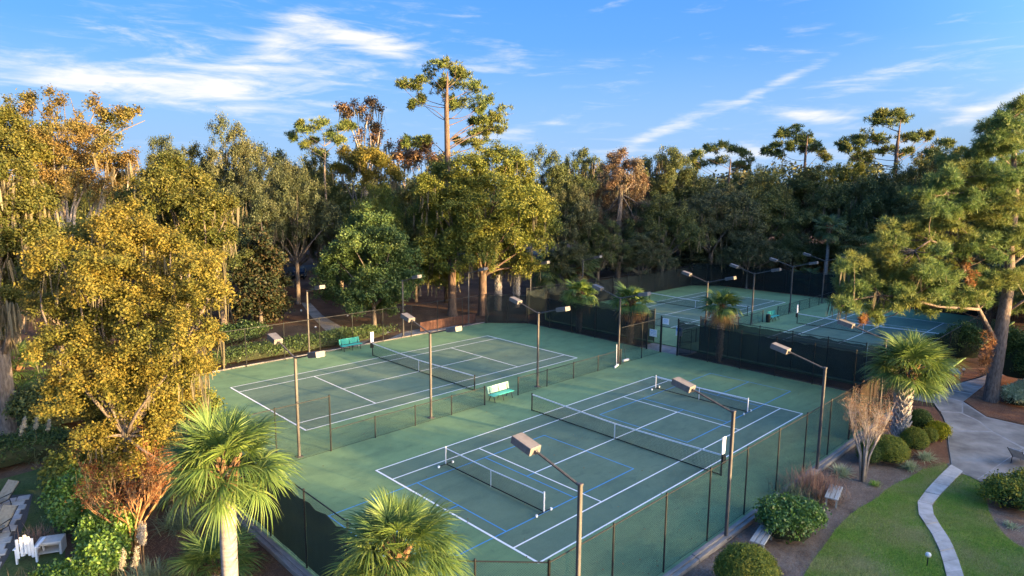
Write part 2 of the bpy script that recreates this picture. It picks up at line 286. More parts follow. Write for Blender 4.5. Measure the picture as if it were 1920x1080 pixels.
M['lawn'] = groundmat('lawn_soil_and_grass', [(0.10, 0.19, 0.02), (0.17, 0.22, 0.04), (0.27, 0.25, 0.10)], 0.42)
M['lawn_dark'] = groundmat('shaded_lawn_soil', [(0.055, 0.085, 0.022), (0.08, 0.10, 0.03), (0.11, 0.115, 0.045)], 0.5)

# ------------------------------------------------------------------ mesh helpers
def mesh_np(name, V, F, mat, smooth=False):
    V = np.asarray(V, np.float32); F = np.asarray(F, np.int32); k = F.shape[1]
    me = bpy.data.meshes.new(name); me.vertices.add(len(V)); me.vertices.foreach_set('co', V.ravel())
    me.loops.add(F.size); me.loops.foreach_set('vertex_index', F.ravel())
    me.polygons.add(len(F)); me.polygons.foreach_set('loop_start', np.arange(0, F.size, k, dtype=np.int32))
    me.polygons.foreach_set('loop_total', np.full(len(F), k, np.int32))
    if smooth: me.polygons.foreach_set('use_smooth', np.ones(len(F), bool))
    me.materials.append(mat); me.update(calc_edges=True); return me
class MB:
    def __init__(s): s.v = []; s.f = []
    def add(s, vs, fs):
        o = len(s.v); s.v += [tuple(float(c) for c in p) for p in vs]; s.f += [tuple(i+o for i in f) for f in fs]; return s
    def box(s, c, d, rz=0.0, mat3=None):
        c = np.array(c, float); x, y, z = d[0]/2, d[1]/2, d[2]/2
        P = np.array([(a*x, b*y, e*z) for e in (-1, 1) for a, b in ((-1, -1), (1, -1), (1, 1), (-1, 1))])
        if mat3 is None: cr, sr = math.cos(rz), math.sin(rz); mat3 = np.array([[cr, -sr, 0], [sr, cr, 0], [0, 0, 1]])
        return s.add(P @ np.asarray(mat3).T + c, [(3, 2, 1, 0), (4, 5, 6, 7), (0, 1, 5, 4), (1, 2, 6, 5), (2, 3, 7, 6), (3, 0, 4, 7)])
    def bbox(s, c, d, bv=0.01, rz=0.0):                     # box with chamfered top and vertical edges
        x, y, z = d[0]/2, d[1]/2, d[2]/2; vs = []
        for zz, q in ((-z, 0), (z-bv, 0), (z, bv)):
            X, Y = x-q, y-q
            vs += [(-X+bv, -Y, zz), (X-bv, -Y, zz), (X, -Y+bv, zz), (X, Y-bv, zz), (X-bv, Y, zz), (-X+bv, Y, zz), (-X, Y-bv, zz), (-X, -Y+bv, zz)]
        cr, sr = math.cos(rz), math.sin(rz)
        vs = [(c[0]+a*cr-b*sr, c[1]+a*sr+b*cr, c[2]+e) for a, b, e in vs]
        fs = [tuple(range(7, -1, -1)), tuple(range(16, 24))]
        for l in (0, 8):
            fs += [(l+i, l+(i+1) % 8, l+8+(i+1) % 8, l+8+i) for i in range(8)]
        return s.add(vs, fs)
    def tube(s, pts, rad, n=6, cap=True):
        P = [np.array(p, float) for p in pts]
        if not hasattr(rad, '__len__'): rad = [rad]*len(P)
        T = [P[min(i+1, len(P)-1)]-P[max(i-1, 0)] for i in range(len(P))]
        T = [t/(np.linalg.norm(t)+1e-9) for t in T]
        a = np.array([1, 0, 0]) if abs(T[0][0]) < 0.8 else np.array([0, 1, 0])
        u = np.cross(T[0], a); u /= np.linalg.norm(u); vs = []
        for p, t, r in zip(P, T, rad):
            u = u - t*np.dot(u, t); u /= (np.linalg.norm(u)+1e-9); v = np.cross(t, u)
            vs += [p + r*(math.cos(6.28318*k/n)*u + math.sin(6.28318*k/n)*v) for k in range(n)]
        fs = []
        for i in range(len(P)-1):
            fs += [(i*n+k, i*n+(k+1) % n, (i+1)*n+(k+1) % n, (i+1)*n+k) for k in range(n)]
        if cap: fs += [tuple(range(n-1, -1, -1)), tuple(range((len(P)-1)*n, len(P)*n))]
        return s.add(vs, fs)
    def lathe(s, prof, n=12, c=(0, 0, 0)):
        vs = [(c[0]+r*math.cos(6.28318*k/n), c[1]+r*math.sin(6.28318*k/n), c[2]+z) for r, z in prof for k in range(n)]
        fs = [(i*n+k, i*n+(k+1) % n, (i+1)*n+(k+1) % n, (i+1)*n+k) for i in range(len(prof)-1) for k in range(n)]
        fs += [tuple(range(n-1, -1, -1)), tuple(range((len(prof)-1)*n, len(prof)*n))]
        return s.add(vs, fs)
    def mesh(s, name, mat, smooth=False, off=None):
        me = bpy.data.meshes.new(name); V = s.v
        if off is not None: V = [(p[0]-off[0], p[1]-off[1], p[2]-off[2]) for p in V]
        me.from_pydata(V, [], s.f); me.materials.append(mat)
        if smooth: me.polygons.foreach_set('use_smooth', [True]*len(me.polygons))
        me.update(); return me
    def part(s, name, mat, parent, smooth=False, world=True):   # world coords -> child of an unrotated empty
        off = wpos(parent) if world else None
        return obj(name, s.mesh(name, mat, smooth, off), parent)
WP = {}
def wpos(o):
    return WP.get(o, (0, 0, 0))
def obj(name, me, parent=None, loc=(0, 0, 0), rot=None, scale=None):
    o = bpy.data.objects.new(name, me); C.objects.link(o); o.parent = parent; o.location = loc
    if rot is not None: o.rotation_euler = rot
    if scale is not None: o.scale = scale
    return o
def tag(o, label=None, cat=None, group=None, kind=None):
    if label: o['label'] = label
    if cat: o['category'] = cat
    if group: o['group'] = group
    if kind: o['kind'] = kind
    return o
def thing(name, label, cat, loc=(0, 0, 0), rz=0, group=None, scale=None):
    o = bpy.data.objects.new(name, None); C.objects.link(o); o.empty_display_size = 0.2
    o.location = [float(x) for x in loc]; o.rotation_euler = (0, 0, rz); WP[o] = tuple(o.location)
    if scale is not None: o.scale = scale
    return tag(o, label, cat, group)
def struct(name, me, parent=None):
    o = obj(name, me, parent)
    if parent is None: o['kind'] = 'structure'
    return o
def dup(root, label, loc=None, rz=None, scale=None):
    r = root.copy(); C.objects.link(r); r['label'] = label
    if loc is not None: r.location = [float(x) for x in loc]
    if rz is not None: r.rotation_euler = (0, 0, rz)
    if scale is not None: r.scale = scale
    WP[r] = tuple(r.location)
    for ch in list(root.children):
        c = ch.copy(); C.objects.link(c); c.parent = r
        for g in list(ch.children):
            d = g.copy(); C.objects.link(d); d.parent = c
    return r
def poly_mesh(name, pts, z, mat, thick=None):
    n = len(pts); mb = MB()
    if thick is None: mb.add([(p[0], p[1], z) for p in pts], [tuple(range(n))])
    else:
        mb.add([(p[0], p[1], z-thick) for p in pts]+[(p[0], p[1], z) for p in pts], [tuple(range(n, 2*n))]+[(i, (i+1) % n, n+(i+1) % n, n+i) for i in range(n)])
    me = mb.mesh(name, mat)
    a = sum(pts[i][0]*pts[(i+1) % n][1]-pts[(i+1) % n][0]*pts[i][1] for i in range(n))
    if a < 0: me.flip_normals()
    return me
def inpoly(P, poly):
    x, y = P[:, 0], P[:, 1]; ins = np.zeros(len(P), bool); n = len(poly)
    for i in range(n):
        x1, y1 = poly[i][:2]; x2, y2 = poly[(i+1) % n][:2]
        c = ((y1 > y) != (y2 > y)) & (x < (x2-x1)*(y-y1)/(y2-y1+1e-12)+x1); ins ^= c
    return ins
def smooth_poly(pts, it=2):
    for _ in range(it):
        q = []
        for i in range(len(pts)):
            a = np.array(pts[i][:2]); b = np.array(pts[(i+1) % len(pts)][:2]); q += [a*.75+b*.25, a*.25+b*.75]
        pts = q
    return pts

# ------------------------------------------------------------------ foliage generators
def nrm(a): return a/(np.linalg.norm(a, axis=-1, keepdims=True)+1e-9)
def leaf_arrays(P, Nn, size, rng, aspect=0.6, curl=0.15):
    n = len(P); t = nrm(np.cross(Nn, rng.normal(size=(n, 3)))); b = np.cross(Nn, t)
    L = size*(0.65+0.7*rng.random((n, 1))); W = L*aspect
    V = np.stack([P-t*L/2-Nn*L*curl, P+b*W/2, P+t*L/2-Nn*L*curl, P-b*W/2], 1).reshape(-1, 3)
    return V, np.arange(n*4).reshape(-1, 4)
def crown_pts(rng, lobes, n_twig, per, spread, inner=0.12, low=-0.55, rough=0.25, fuzz=0.34, clump=0):
    Cc = np.array([l[0] for l in lobes]); Rr = np.array([l[1] for l in lobes]); nc = max(8, n_twig//clump) if clump else n_twig
    wgt = (Rr[:, 0]*Rr[:, 1]*Rr[:, 2])**(2/3); idx = rng.choice(len(lobes), nc, p=wgt/wgt.sum())
    D = nrm(rng.normal(size=(nc, 3))); bad = D[:, 2] < low; D[bad, 2] *= -1
    k = 1+rough*np.sin(D[:, 0]*5+idx*1.7)*np.sin(D[:, 1]*6+idx*2.3)*np.cos(D[:, 2]*5+idx)
    rr = np.where(rng.random(nc) < inner, rng.random(nc)**0.5*0.8, 0.74+0.22*rng.random(nc)+fuzz*rng.random(nc)**4)
    T = Cc[idx]+D*Rr[idx]*(rr*k)[:, None]; out0 = nrm(D/Rr[idx])
    if clump:                                             # leaf sprays: small flattened bunches of twigs at the branch ends
        cr = Rr[idx].mean(1)*rng.uniform(.10, .30, nc); m = rng.integers(0, nc, n_twig)
        g = nrm(rng.normal(size=(n_twig, 3)))*rng.random((n_twig, 1))**.6; g[:, 2] = np.where(g[:, 2] < -.35, -g[:, 2], g[:, 2])
        T = T[m]+(g*np.array([1.25, 1.25, .8])+out0[m]*.25)*cr[m][:, None]; out0 = nrm(out0[m]*.45+g*.8+np.array([0, 0, .25]))
    P = np.repeat(T, per, 0)+rng.normal(size=(len(T)*per, 3))*spread
    Nn = nrm(np.repeat(out0, per, 0)*0.7+rng.normal(size=P.shape)*0.6+np.array([0, 0, 0.25]))
    return P, Nn
def crown_mesh(name, seed, lobes, n_twig, per, leaf, mat, spread=None, aspect=0.6, inner=0.12, low=-0.55, rough=0.25, fuzz=0.34, clump=0):
    rng = np.random.default_rng(seed)
    P, Nn = crown_pts(rng, lobes, n_twig, per, spread or leaf*1.1, inner, low, rough, fuzz, clump)
    V, F = leaf_arrays(P, Nn, leaf, rng, aspect); return mesh_np(name, V, F, mat)
def dome_lobes(seed, W, H, base, n, size, flat=0.75, top=1.0, fill=0.5):
    r = random.Random(seed); L = []
    cz = base+(H-base)*0.42
    for i in range(n):
        a = i*2.39996+r.uniform(-.3, .3); q = (i+0.5)/n
        e = math.asin(max(-1, min(1, 1-1.5*q)))
        rad = (0.62 if r.random() > fill*0.5 else 0.35)*r.uniform(.8, 1.12)
        x = math.cos(a)*math.cos(e)*W/2*.72; y = math.sin(a)*math.cos(e)*W/2*.72
        rad *= r.uniform(.78, 1.25); x, y = x*rad/.62, y*rad/.62
        z = cz+math.sin(e)*((H-cz) if e > 0 else (cz-base))*0.74*top*r.uniform(.72, 1.14)
        s = size*W*r.uniform(.5, 1.3)
        L.append(((x, y, z), (s, s, s*flat)))
    return L
def limb_tubes(mb, root, tips, r0, rng, lift=0.25, n=5, r1=0.03, seg=4):
    root = np.array(root, float)
    for tp in tips:
        tp = np.array(tp, float); d = tp-root; pts = []
        bow = rng.normal(size=3)*np.linalg.norm(d)*0.07
        for k in range(seg+1):
            q = k/seg; p = root+d*q+np.array([0, 0, lift*np.linalg.norm(d[:2])*q*(1-q)])+bow*math.sin(q*math.pi)
            pts.append(p)
        mb.tube(pts, [r0+(r1-r0)*(k/seg)**0.8 for k in range(seg+1)], n)
def trunk_mesh(name, seed, lobes, fork, r, mat, n_limb=12, lean=(0, 0), top=None, flare=1.5):
    rng = np.random.default_rng(seed); mb = MB()
    f = np.array([lean[0], lean[1], fork])
    mb.tube([(0, 0, -0.3), (0, 0, 0.0), (lean[0]*.15, lean[1]*.15, fork*0.15), (lean[0]*.5, lean[1]*.45, fork*0.55), tuple(f), tuple(f+np.array([lean[0]*.1, lean[1]*.1, 0.4]))],
            [r*flare*1.1, r*flare, r*1.12, r, r*0.95, r*0.6], 9)
    ids = rng.permutation(len(lobes))[:n_limb]
    limb_tubes(mb, f-np.array([0, 0, fork*0.06]), [lobes[i][0] for i in ids], r*0.5, rng)
    if top is not None: limb_tubes(mb, f, [top], r*0.75, rng, 0.0)
    return mb.mesh(name, mat, True)
def moss_mesh(name, seed, lobes, n, ln, mat):
    rng = np.random.default_rng(seed); V = []; F = []
    for i in range(n):
        c, s = lobes[rng.integers(len(lobes))]; d = nrm(rng.normal(size=3)); d[2] = -abs(d[2])*0.5
        a = np.array(c)+d*np.array(s)*0.95; L = ln*rng.uniform(.4, 1.2); w = L*rng.uniform(.05, .11); an = rng.uniform(0, 3.14)
        for k in range(3):
            o = rng.normal(size=3)*w*0.8; u = np.array([math.cos(an+k), math.sin(an+k), 0])*w*0.45; j = rng.normal(size=3)*0.05*L; j[2] = 0
            b = len(V); p = a+o
            V += [p-u*.6, p+u*.6, p+u+j+(0, 0, -L*.45), p-u+j+(0, 0, -L*.45), p+u*.3+j*2+(0, 0, -L), p-u*.3+j*2+(0, 0, -L*.95)]
            F += [(b, b+1, b+2, b+3), (b+3, b+2, b+4, b+5)]
    return mesh_np(name, np.array(V), np.array(F), mat)
def needle_arrays(rng, centres, dirs, L, wdt, per):
    n = len(centres); P = np.repeat(centres, per, 0); D = nrm(np.repeat(dirs, per, 0)*0.55+rng.normal(size=(n*per, 3))*0.8)
    S = nrm(np.cross(D, rng.normal(size=D.shape)))*wdt/2; LL = L*(0.6+0.6*rng.random((n*per, 1)))
    V = np.stack([P-S*0.6+D*0.02, P+S*0.6+D*0.02, P+D*LL*.6+S, P+D*LL, P+D*LL*.6-S], 1).reshape(-1, 3)
    return V, np.arange(n*per*5).reshape(-1, 5)
def pads_mesh(name, seed, pads, tufts, L, wdt, per, mat):          # pads: (centre, (rx, ry, rz)), each split into ragged tuft clusters
    rng = np.random.default_rng(seed); Cc = []; Dd = []
    for c, s in pads:
        s = np.array(s); n = 12; k = max(4, int(tufts*(s[0]*s[1])**0.75/n))
        for j in range(n):
            o = nrm(rng.normal(size=3))*s*rng.uniform(.3, 1.1)*np.array([1, 1, 1.3]); q = s*rng.uniform(.18, .50)*np.array([1, 1, 1.1])
            d = nrm(rng.normal(size=(k, 3))); d[:, 2] = np.where(d[:, 2] < -0.5, -d[:, 2], d[:, 2])
            Cc.append(np.array(c)+o+d*q*(0.3+0.7*rng.random((k, 1)))); Dd.append(nrm(d+np.array([0, 0, 0.45])))
    V, F = needle_arrays(rng, np.concatenate(Cc), np.concatenate(Dd), L, wdt, per)
    return mesh_np(name, V, F, mat)
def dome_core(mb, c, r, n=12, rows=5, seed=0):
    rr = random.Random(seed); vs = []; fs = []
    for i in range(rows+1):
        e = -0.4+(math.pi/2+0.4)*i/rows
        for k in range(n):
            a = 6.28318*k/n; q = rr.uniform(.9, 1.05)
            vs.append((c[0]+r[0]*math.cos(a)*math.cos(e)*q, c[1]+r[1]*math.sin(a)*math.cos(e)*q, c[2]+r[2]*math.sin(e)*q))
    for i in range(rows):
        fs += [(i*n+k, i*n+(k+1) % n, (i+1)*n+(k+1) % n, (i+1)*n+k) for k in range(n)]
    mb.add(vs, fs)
def shrub(name, label, cat, loc, r, h, leaf, n, mat, seed, group=None, lump=0.0, core=True, low=-0.2, aspect=0.6):
    t = thing(name, label, cat, loc, group=group); rr = random.Random(seed)
    if lump:
        L = [((rr.uniform(-1, 1)*r[0]*.62, rr.uniform(-1, 1)*r[1]*.62, h*rr.uniform(.28, .72)), (r[0]*lump*rr.uniform(.7, 1.2), r[1]*lump*rr.uniform(.7, 1.2), h*.33*rr.uniform(.8, 1.2))) for _ in range(14)]
        L.append(((0, 0, h*.45), (r[0]*.8, r[1]*.8, h*.5)))
    else: L = [((0, 0, h*.42), (r[0], r[1], h*.58))]
    obj('foliage', crown_mesh('foliage', seed, L, n, 5, leaf, mat, leaf*.8, aspect, 0.05, low, 0.05 if not lump else 0.2, 0.07 if not lump else 0.3), t)
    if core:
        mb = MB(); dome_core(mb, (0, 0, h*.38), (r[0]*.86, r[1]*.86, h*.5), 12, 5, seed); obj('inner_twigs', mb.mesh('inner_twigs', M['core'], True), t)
    return t
def tuft_mesh(name, seed, n, L, wdt, mat, spread=0.12, up=0.8, droop=0.5):
    rng = np.random.default_rng(seed); V = []; F = []
    for i in range(n):
        a = rng.uniform(0, 6.283); e = rng.uniform(0.25, 1.0)*up+rng.uniform(0, .25); l = L*rng.uniform(.6, 1.1)
        d = np.array([math.cos(a)*math.cos(e*1.5), math.sin(a)*math.cos(e*1.5), math.sin(min(1.5, e*1.5))]); s = np.array([-math.sin(a), math.cos(a), 0])*wdt/2
        p = np.array([rng.normal()*spread, rng.normal()*spread, 0]); b = len(V)
        for q, wq in ((0, .7), (.35, 1), (.7, .7), (1, .12)):
            c = p+d*l*q+np.array([d[0]*.25*l*q*q, d[1]*.25*l*q*q, -droop*l*q*q*(1.1-d[2]*.6)]); c[2] = max(c[2], 0.01)
            V += [c-s*wq, c+s*wq]
        for k in range(3): F.append((b+2*k, b+2*k+1, b+2*k+3, b+2*k+2))
    return mesh_np(name, np.array(V), np.array(F), mat)
# palm fronds: a folded fan of narrow drooping segments on a petiole
def frond_mesh(name, seed, mat, Lp=0.85, Rf=0.95, nseg=46, droop=0.35, wseg=0.042):
    rng = np.random.default_rng(seed); V = []; F = []
    w2 = 0.022; pts = [(0, 0, 0), (Lp*.5, 0, .05), (Lp, 0, .02)]
    for p in pts: V += [(p[0], -w2, p[2]), (p[0], w2, p[2]), (p[0], 0, p[2]-w2*1.3)]
    for i in range(2): F += [(i*3+k, i*3+(k+1) % 3, i*3+3+(k+1) % 3, i*3+3+k) for k in range(3)]
    for i in range(nseg):
        q = (i+.5)/nseg*2-1; a = q*R(118); l = Rf*(1.0-0.28*abs(q)**1.5)*rng.uniform(.86, 1.06)
        st = np.array([Lp+.18*(1-abs(q)), 0.0, .02]); d = np.array([math.cos(a), math.sin(a), 0.10*abs(q)+.05*rng.normal()]); s = np.array([-math.sin(a), math.cos(a), 0.0])
        dr = droop*rng.uniform(.7, 1.5); b = len(V); tw = rng.normal()*.25
        for u, wq in ((0.05, .35), (.4, 1), (.72, .6), (1.0, .05)):
            c = st+d*l*u+np.array([0, 0, -dr*l*u**2.4]); ss = s*wseg*wq/2; fold = np.array([0, 0, 1])*wseg*wq*(.45+tw*.2)*(1 if i % 2 else -1)
            V += [tuple(c-ss), tuple(c+ss+fold*.6)]
        for k in range(3): F.append((b+2*k, b+2*k+1, b+2*k+3, b+2*k+2))
    return mesh_np(name, np.array(V), np.array(F), mat)
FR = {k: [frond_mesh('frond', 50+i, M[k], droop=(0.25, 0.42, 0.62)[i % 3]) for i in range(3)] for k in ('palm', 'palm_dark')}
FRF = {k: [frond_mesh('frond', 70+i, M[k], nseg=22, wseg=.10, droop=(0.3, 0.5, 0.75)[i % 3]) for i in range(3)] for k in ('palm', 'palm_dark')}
FRD = [frond_mesh('dead_frond', 90+i, M['palm_dead'], droop=0.7, nseg=18) for i in range(2)]
def boots_mesh(name, seed, z0, z1, r, mat, n, ln=0.32, out=0.6):
    mb = MB(); rr = random.Random(seed)
    for i in range(n):
        z = z0+(z1-z0)*(i+.5)/n; a = i*2.39996+rr.uniform(-.15, .15); l = ln*rr.uniform(.7, 1.2); o = out*rr.uniform(.6, 1.2)
        for sg in (-1, 1):
            ca, sa = math.cos(a+sg*.28), math.sin(a+sg*.28); cb, sb = math.cos(a), math.sin(a); w_ = 0.035
            p0 = np.array([ca*r, sa*r, z]); p1 = np.array([cb*(r+l*o*.6), sb*(r+l*o*.6), z+l*.75]); sd_ = np.array([-sb, cb, 0])*w_; th = np.array([cb, sb, -.3])*.02
            mb.add([p0-sd_-th, p0+sd_-th, p1+sd_*.6-th, p1-sd_*.6-th, p0-sd_+th*2, p0+sd_+th*2, p1+sd_*.6+th, p1-sd_*.6+th],
                   [(0, 3, 2, 1), (4, 5, 6, 7), (0, 1, 5, 4), (1, 2, 6, 5), (2, 3, 7, 6), (3, 0, 4, 7)])
    return mb.mesh(name, mat)
def palm(label, loc, h, r, crown, nf, seed, style='smooth', fk='palm', lean=(0, 0), dead=4, group='sabal palms', emax=80, emin=-38, far=False):
    rr = random.Random(seed); t = thing('sabal_palm', label, 'palm tree', loc, group=group)
    tip = (lean[0], lean[1], h)
    mb = MB(); ks = [0, .05, .25, .5, .75, .92, 1.0]
    mb.tube([(lean[0]*q*q, lean[1]*q*q, h*q if q else -.3) for q in ks], [r*1.35, r*1.15, r*1.0, r*.95, r*1.0, r*1.05, r*.8], 14)
    obj('trunk', mb.mesh('trunk', M['palmtrunk'], True), t)
    if style in ('boots', 'half') and h > 0.5:
        o = obj('old_leaf_base', boots_mesh('old_leaf_base', seed, h*.04, h*(.93 if style == 'boots' else .72), r*.95, M['boot'], int(60*h/2.5), .42, .6), t); o['kind'] = 'stuff'
    o = obj('leaf_base', boots_mesh('leaf_base', seed+1, h*1.0-min(.75, h*.3), h+.15, r*.95, M['boot_brown'], 34, .55*crown/2, .75), t, (lean[0], lean[1], 0)); o['kind'] = 'stuff'
    sc = crown/1.75
    for i in range(nf):
        q = (i+.5)/nf; e = emax-(emax-emin)*q**0.85+rr.uniform(-9, 9); a = i*2.39996+rr.uniform(-.25, .25)
        me = (FRF if far else FR)[fk][i % 3] if i < nf-dead else FRD[i % 2]
        s = sc*rr.uniform(.85, 1.1)*(0.8 if q < .12 else 1)
        obj('frond' if i < nf-dead else 'dead_frond', me, t, (tip[0]+math.cos(a)*r*.4, tip[1]+math.sin(a)*r*.4, tip[2]+.12-.25*q), (rr.uniform(-.35, .35), -R(e), a), (s, s, s))
    return t
# ------------------------------------------------------------------ ground, paths, lawns
mb = MB(); n = 24; ext = 420
for i in range(n):
    for j in range(n):
        x0, y0 = -ext/2+40+ext*i/n, -ext/2+30+ext*j/n; s_ = ext/n
        mb.add([(x0, y0, GZ), (x0+s_, y0, GZ), (x0+s_, y0+s_, GZ), (x0, y0+s_, GZ)], [(0, 1, 2, 3)])
mb.add([(-1500, -1500, GZ-.5), (1600, -1500, GZ-.5), (1600, 1600, GZ-.5), (-1500, 1600, GZ-.5)], [(0, 1, 2, 3)])
struct('ground', mb.mesh('ground', M['ground']))
P2 = lambda lst: [gr(*q)[:2] for q in lst]
bed_out = [(-3.5, -4.0), (31, -4.0), (36, -3.0), (60, -3.5), (70, -25), (-8, -25), (-8, -6)]
struct('mulch_bed', poly_mesh('mulch_bed', [(-6.0, -1.8), (-3.3, -4.0), (26.5, -4.0), (26.5, -13), (12, -16), (-4, -16), (-9, -6)], GZ+.004, M['bed']))
lawnA = P2([(1783, 868), (1740, 872), (1712, 893), (1668, 912), (1640, 938), (1610, 952), (1572, 985), (1548, 1020), (1515, 1062), (1490, 1120), (1470, 1240), (1900, 1240), (1806, 1080)]) + P2([(1805, 1075), (1790, 1030), (1770, 995), (1752, 966), (1748, 948), (1781, 912), (1803, 887), (1845, 903), (1850, 950), (1868, 985), (1895, 1015), (1935, 1035), (2080, 1080), (2250, 1240), (1870, 1240)])
lawn_left = P2([(1786, 866), (1740, 872), (1712, 893), (1668, 912), (1640, 938), (1610, 952), (1572, 985), (1548, 1020), (1515, 1062), (1490, 1120), (1460, 1260), (1800, 1260), (1785, 1090), (1766, 1040), (1745, 1000), (1724, 966), (1722, 941), (1751, 905)])
lawn_right = P2([(1803, 886), (1842, 903), (1850, 950), (1868, 985), (1895, 1015), (1935, 1035), (2080, 1080), (2250, 1260), (1820, 1260), (1802, 1075), (1788, 1030), (1768, 995), (1750, 966), (1746, 948), (1779, 912)])
lawns = [smooth_poly(lawn_left, 1), smooth_poly(lawn_right, 1)]
for L_ in lawns: struct('lawn', poly_mesh('lawn', L_, GZ+.010, M['lawn']))
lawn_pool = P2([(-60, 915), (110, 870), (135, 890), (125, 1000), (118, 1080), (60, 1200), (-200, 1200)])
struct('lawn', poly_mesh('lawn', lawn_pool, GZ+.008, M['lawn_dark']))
redbed1 = P2([(1650, 735), (1700, 700), (1760, 712), (1800, 690), (1850, 690), (1840, 705), (1788, 722), (1752, 752), (1700, 742)])
redbed2 = P2([(1700, 760), (1752, 764), (1768, 785), (1775, 830), (1780, 868), (1735, 880), (1690, 870), (1660, 820)])
redbed3 = P2([(1808, 752), (1850, 718), (1880, 690), (1990, 700), (2050, 760), (2050, 815), (1920, 795), (1850, 780)])
for q in (redbed1, redbed2, redbed3): struct('pine_straw_bed', poly_mesh('pine_straw_bed', q, GZ+.012, M['redbed']))
# concrete walk of separate slabs
walk = struct('concrete_path', poly_mesh('concrete_path', P2([(1785, 878), (1779, 842), (1776, 805), (1766, 775), (1752, 757), (1700, 748), (1640, 742), (1640, 728), (1700, 735), (1755, 740), (1790, 722), (1838, 709), (1880, 690), (1900, 696), (1850, 716), (1842, 726), (1806, 754), (1850, 783), (1920, 799), (2150, 830), (2250, 900), (1960, 905), (1845, 905), (1801, 888)]), GZ+.041, M['seam']))
slabs = [[(1786, 877), (1780, 842), (1778, 810), (1862, 812), (1916, 842), (1830, 901)], [(1832, 902), (1918, 843), (1980, 862), (2050, 905), (1920, 930)],
         [(1777, 807), (1774, 795), (1764, 774), (1800, 776), (1832, 790), (1858, 809)], [(1862, 810), (1836, 790), (1806, 776), (1806, 757), (1848, 784), (1918, 800), (1980, 808), (1985, 858), (1920, 840)], [(1988, 858), (1984, 809), (2150, 830), (2240, 900)],
         [(1762, 772), (1752, 759), (1755, 742), (1803, 755), (1803, 774)], [(1757, 740), (1773, 731), (1822, 741), (1806, 753)], [(1775, 730), (1792, 722), (1838, 728), (1824, 739)], [(1794, 721), (1815, 716), (1848, 719), (1840, 726)], [(1817, 715), (1840, 709), (1862, 710), (1850, 717)], [(1842, 708), (1880, 690), (1898, 695), (1864, 709)],
         [(1750, 757), (1725, 753), (1727, 738), (1752, 741)], [(1722, 752), (1690, 747), (1692, 735), (1724, 738)], [(1687, 746), (1645, 741), (1645, 729), (1689, 734)]]
for q in slabs: obj('concrete_slab', poly_mesh('concrete_slab', P2(q), GZ+.045, M['concrete'], 0.012), walk)
# curving stepping path of pavers
Lq = [(1783, 872), (1763, 891), (1749, 906), (1733, 924), (1720, 942), (1722, 966), (1735, 985), (1747, 1003), (1755, 1020), (1762, 1036), (1768, 1056), (1773, 1077), (1778, 1105)]
Rq = [(1806, 885), (1792, 899), (1779, 913), (1762, 930), (1748, 948), (1751, 967), (1760, 981), (1769, 995), (1780, 1012), (1789, 1030), (1797, 1050), (1804, 1072), (1812, 1098)]
stp = struct('footpath', poly_mesh('footpath', P2(Lq)+P2(Rq)[::-1], GZ+.014, M['joint']))
for i in range(len(Lq)-1):
    A, B_, D_, E_ = [np.array(v) for v in P2([Lq[i], Lq[i+1], Rq[i+1], Rq[i]])]
    c_ = (A+B_+D_+E_)/4; q = [c_+(v-c_)*0.965 for v in (A, B_, D_, E_)]
    obj('paver', poly_mesh('paver', q, GZ+.05+.008*(i % 3), M['paver'], 0.04), stp)
# path behind the left court, road in the woods
struct('path', poly_mesh('path', P2([(655, 655), (690, 640), (735, 622), (668, 622), (640, 613), (605, 592), (582, 568), (565, 568), (580, 590), (608, 618), (640, 640)]), GZ+.02, M['concrete']))
struct('path', poly_mesh('path', P2([(860, 612), (760, 632), (720, 645), (700, 652), (705, 646), (760, 622), (850, 606)]), GZ+.014, M['concrete']))
struct('road', poly_mesh('road', [(4, 78), (60, 92), (125, 60), (140, 30), (148, 32), (132, 66), (62, 99), (3, 85)], GZ+.02, M['asphalt']))
struct('walkway', poly_mesh('walkway', [(30.8, 12.8), (33.2, 12.8), (33.2, 17.2), (30.8, 17.2)], GZ+.1, M['concrete'], 0.1))
# pool deck at the lower left with pavers
dk = P2([(-120, 935), (62, 927), (50, 975), (30, 1020), (5, 1062), (-40, 1130), (-260, 1130)])
deck = struct('pool_deck', poly_mesh('pool_deck', dk, GZ+.02, M['joint']))
o0 = np.array(dk[1]); e1 = nrm(np.array(dk[4])-o0); e2 = np.array([-e1[1], e1[0]])
if e2[0] > 0: e2 = -e2
e2 = nrm(np.array([-1.0, 0.15])); pavme = None
for i in range(13):
    for j in range(5):
        c_ = o0+e1*(.28+.5*i)+e2*(.3+.5*j+.12*(i % 2))
        if not inpoly(np.array([c_]), dk)[0]: continue
        if pavme is None:
            m_ = MB(); m_.bbox((0, 0, 0), (.46, .46, .05), .015); pavme = m_.mesh('paver', M['paver'])
        obj('paver', pavme, deck, (c_[0], c_[1], GZ+.04+.004*((i*3+j) % 3)), (0, 0, math.atan2(e1[1], e1[0])))

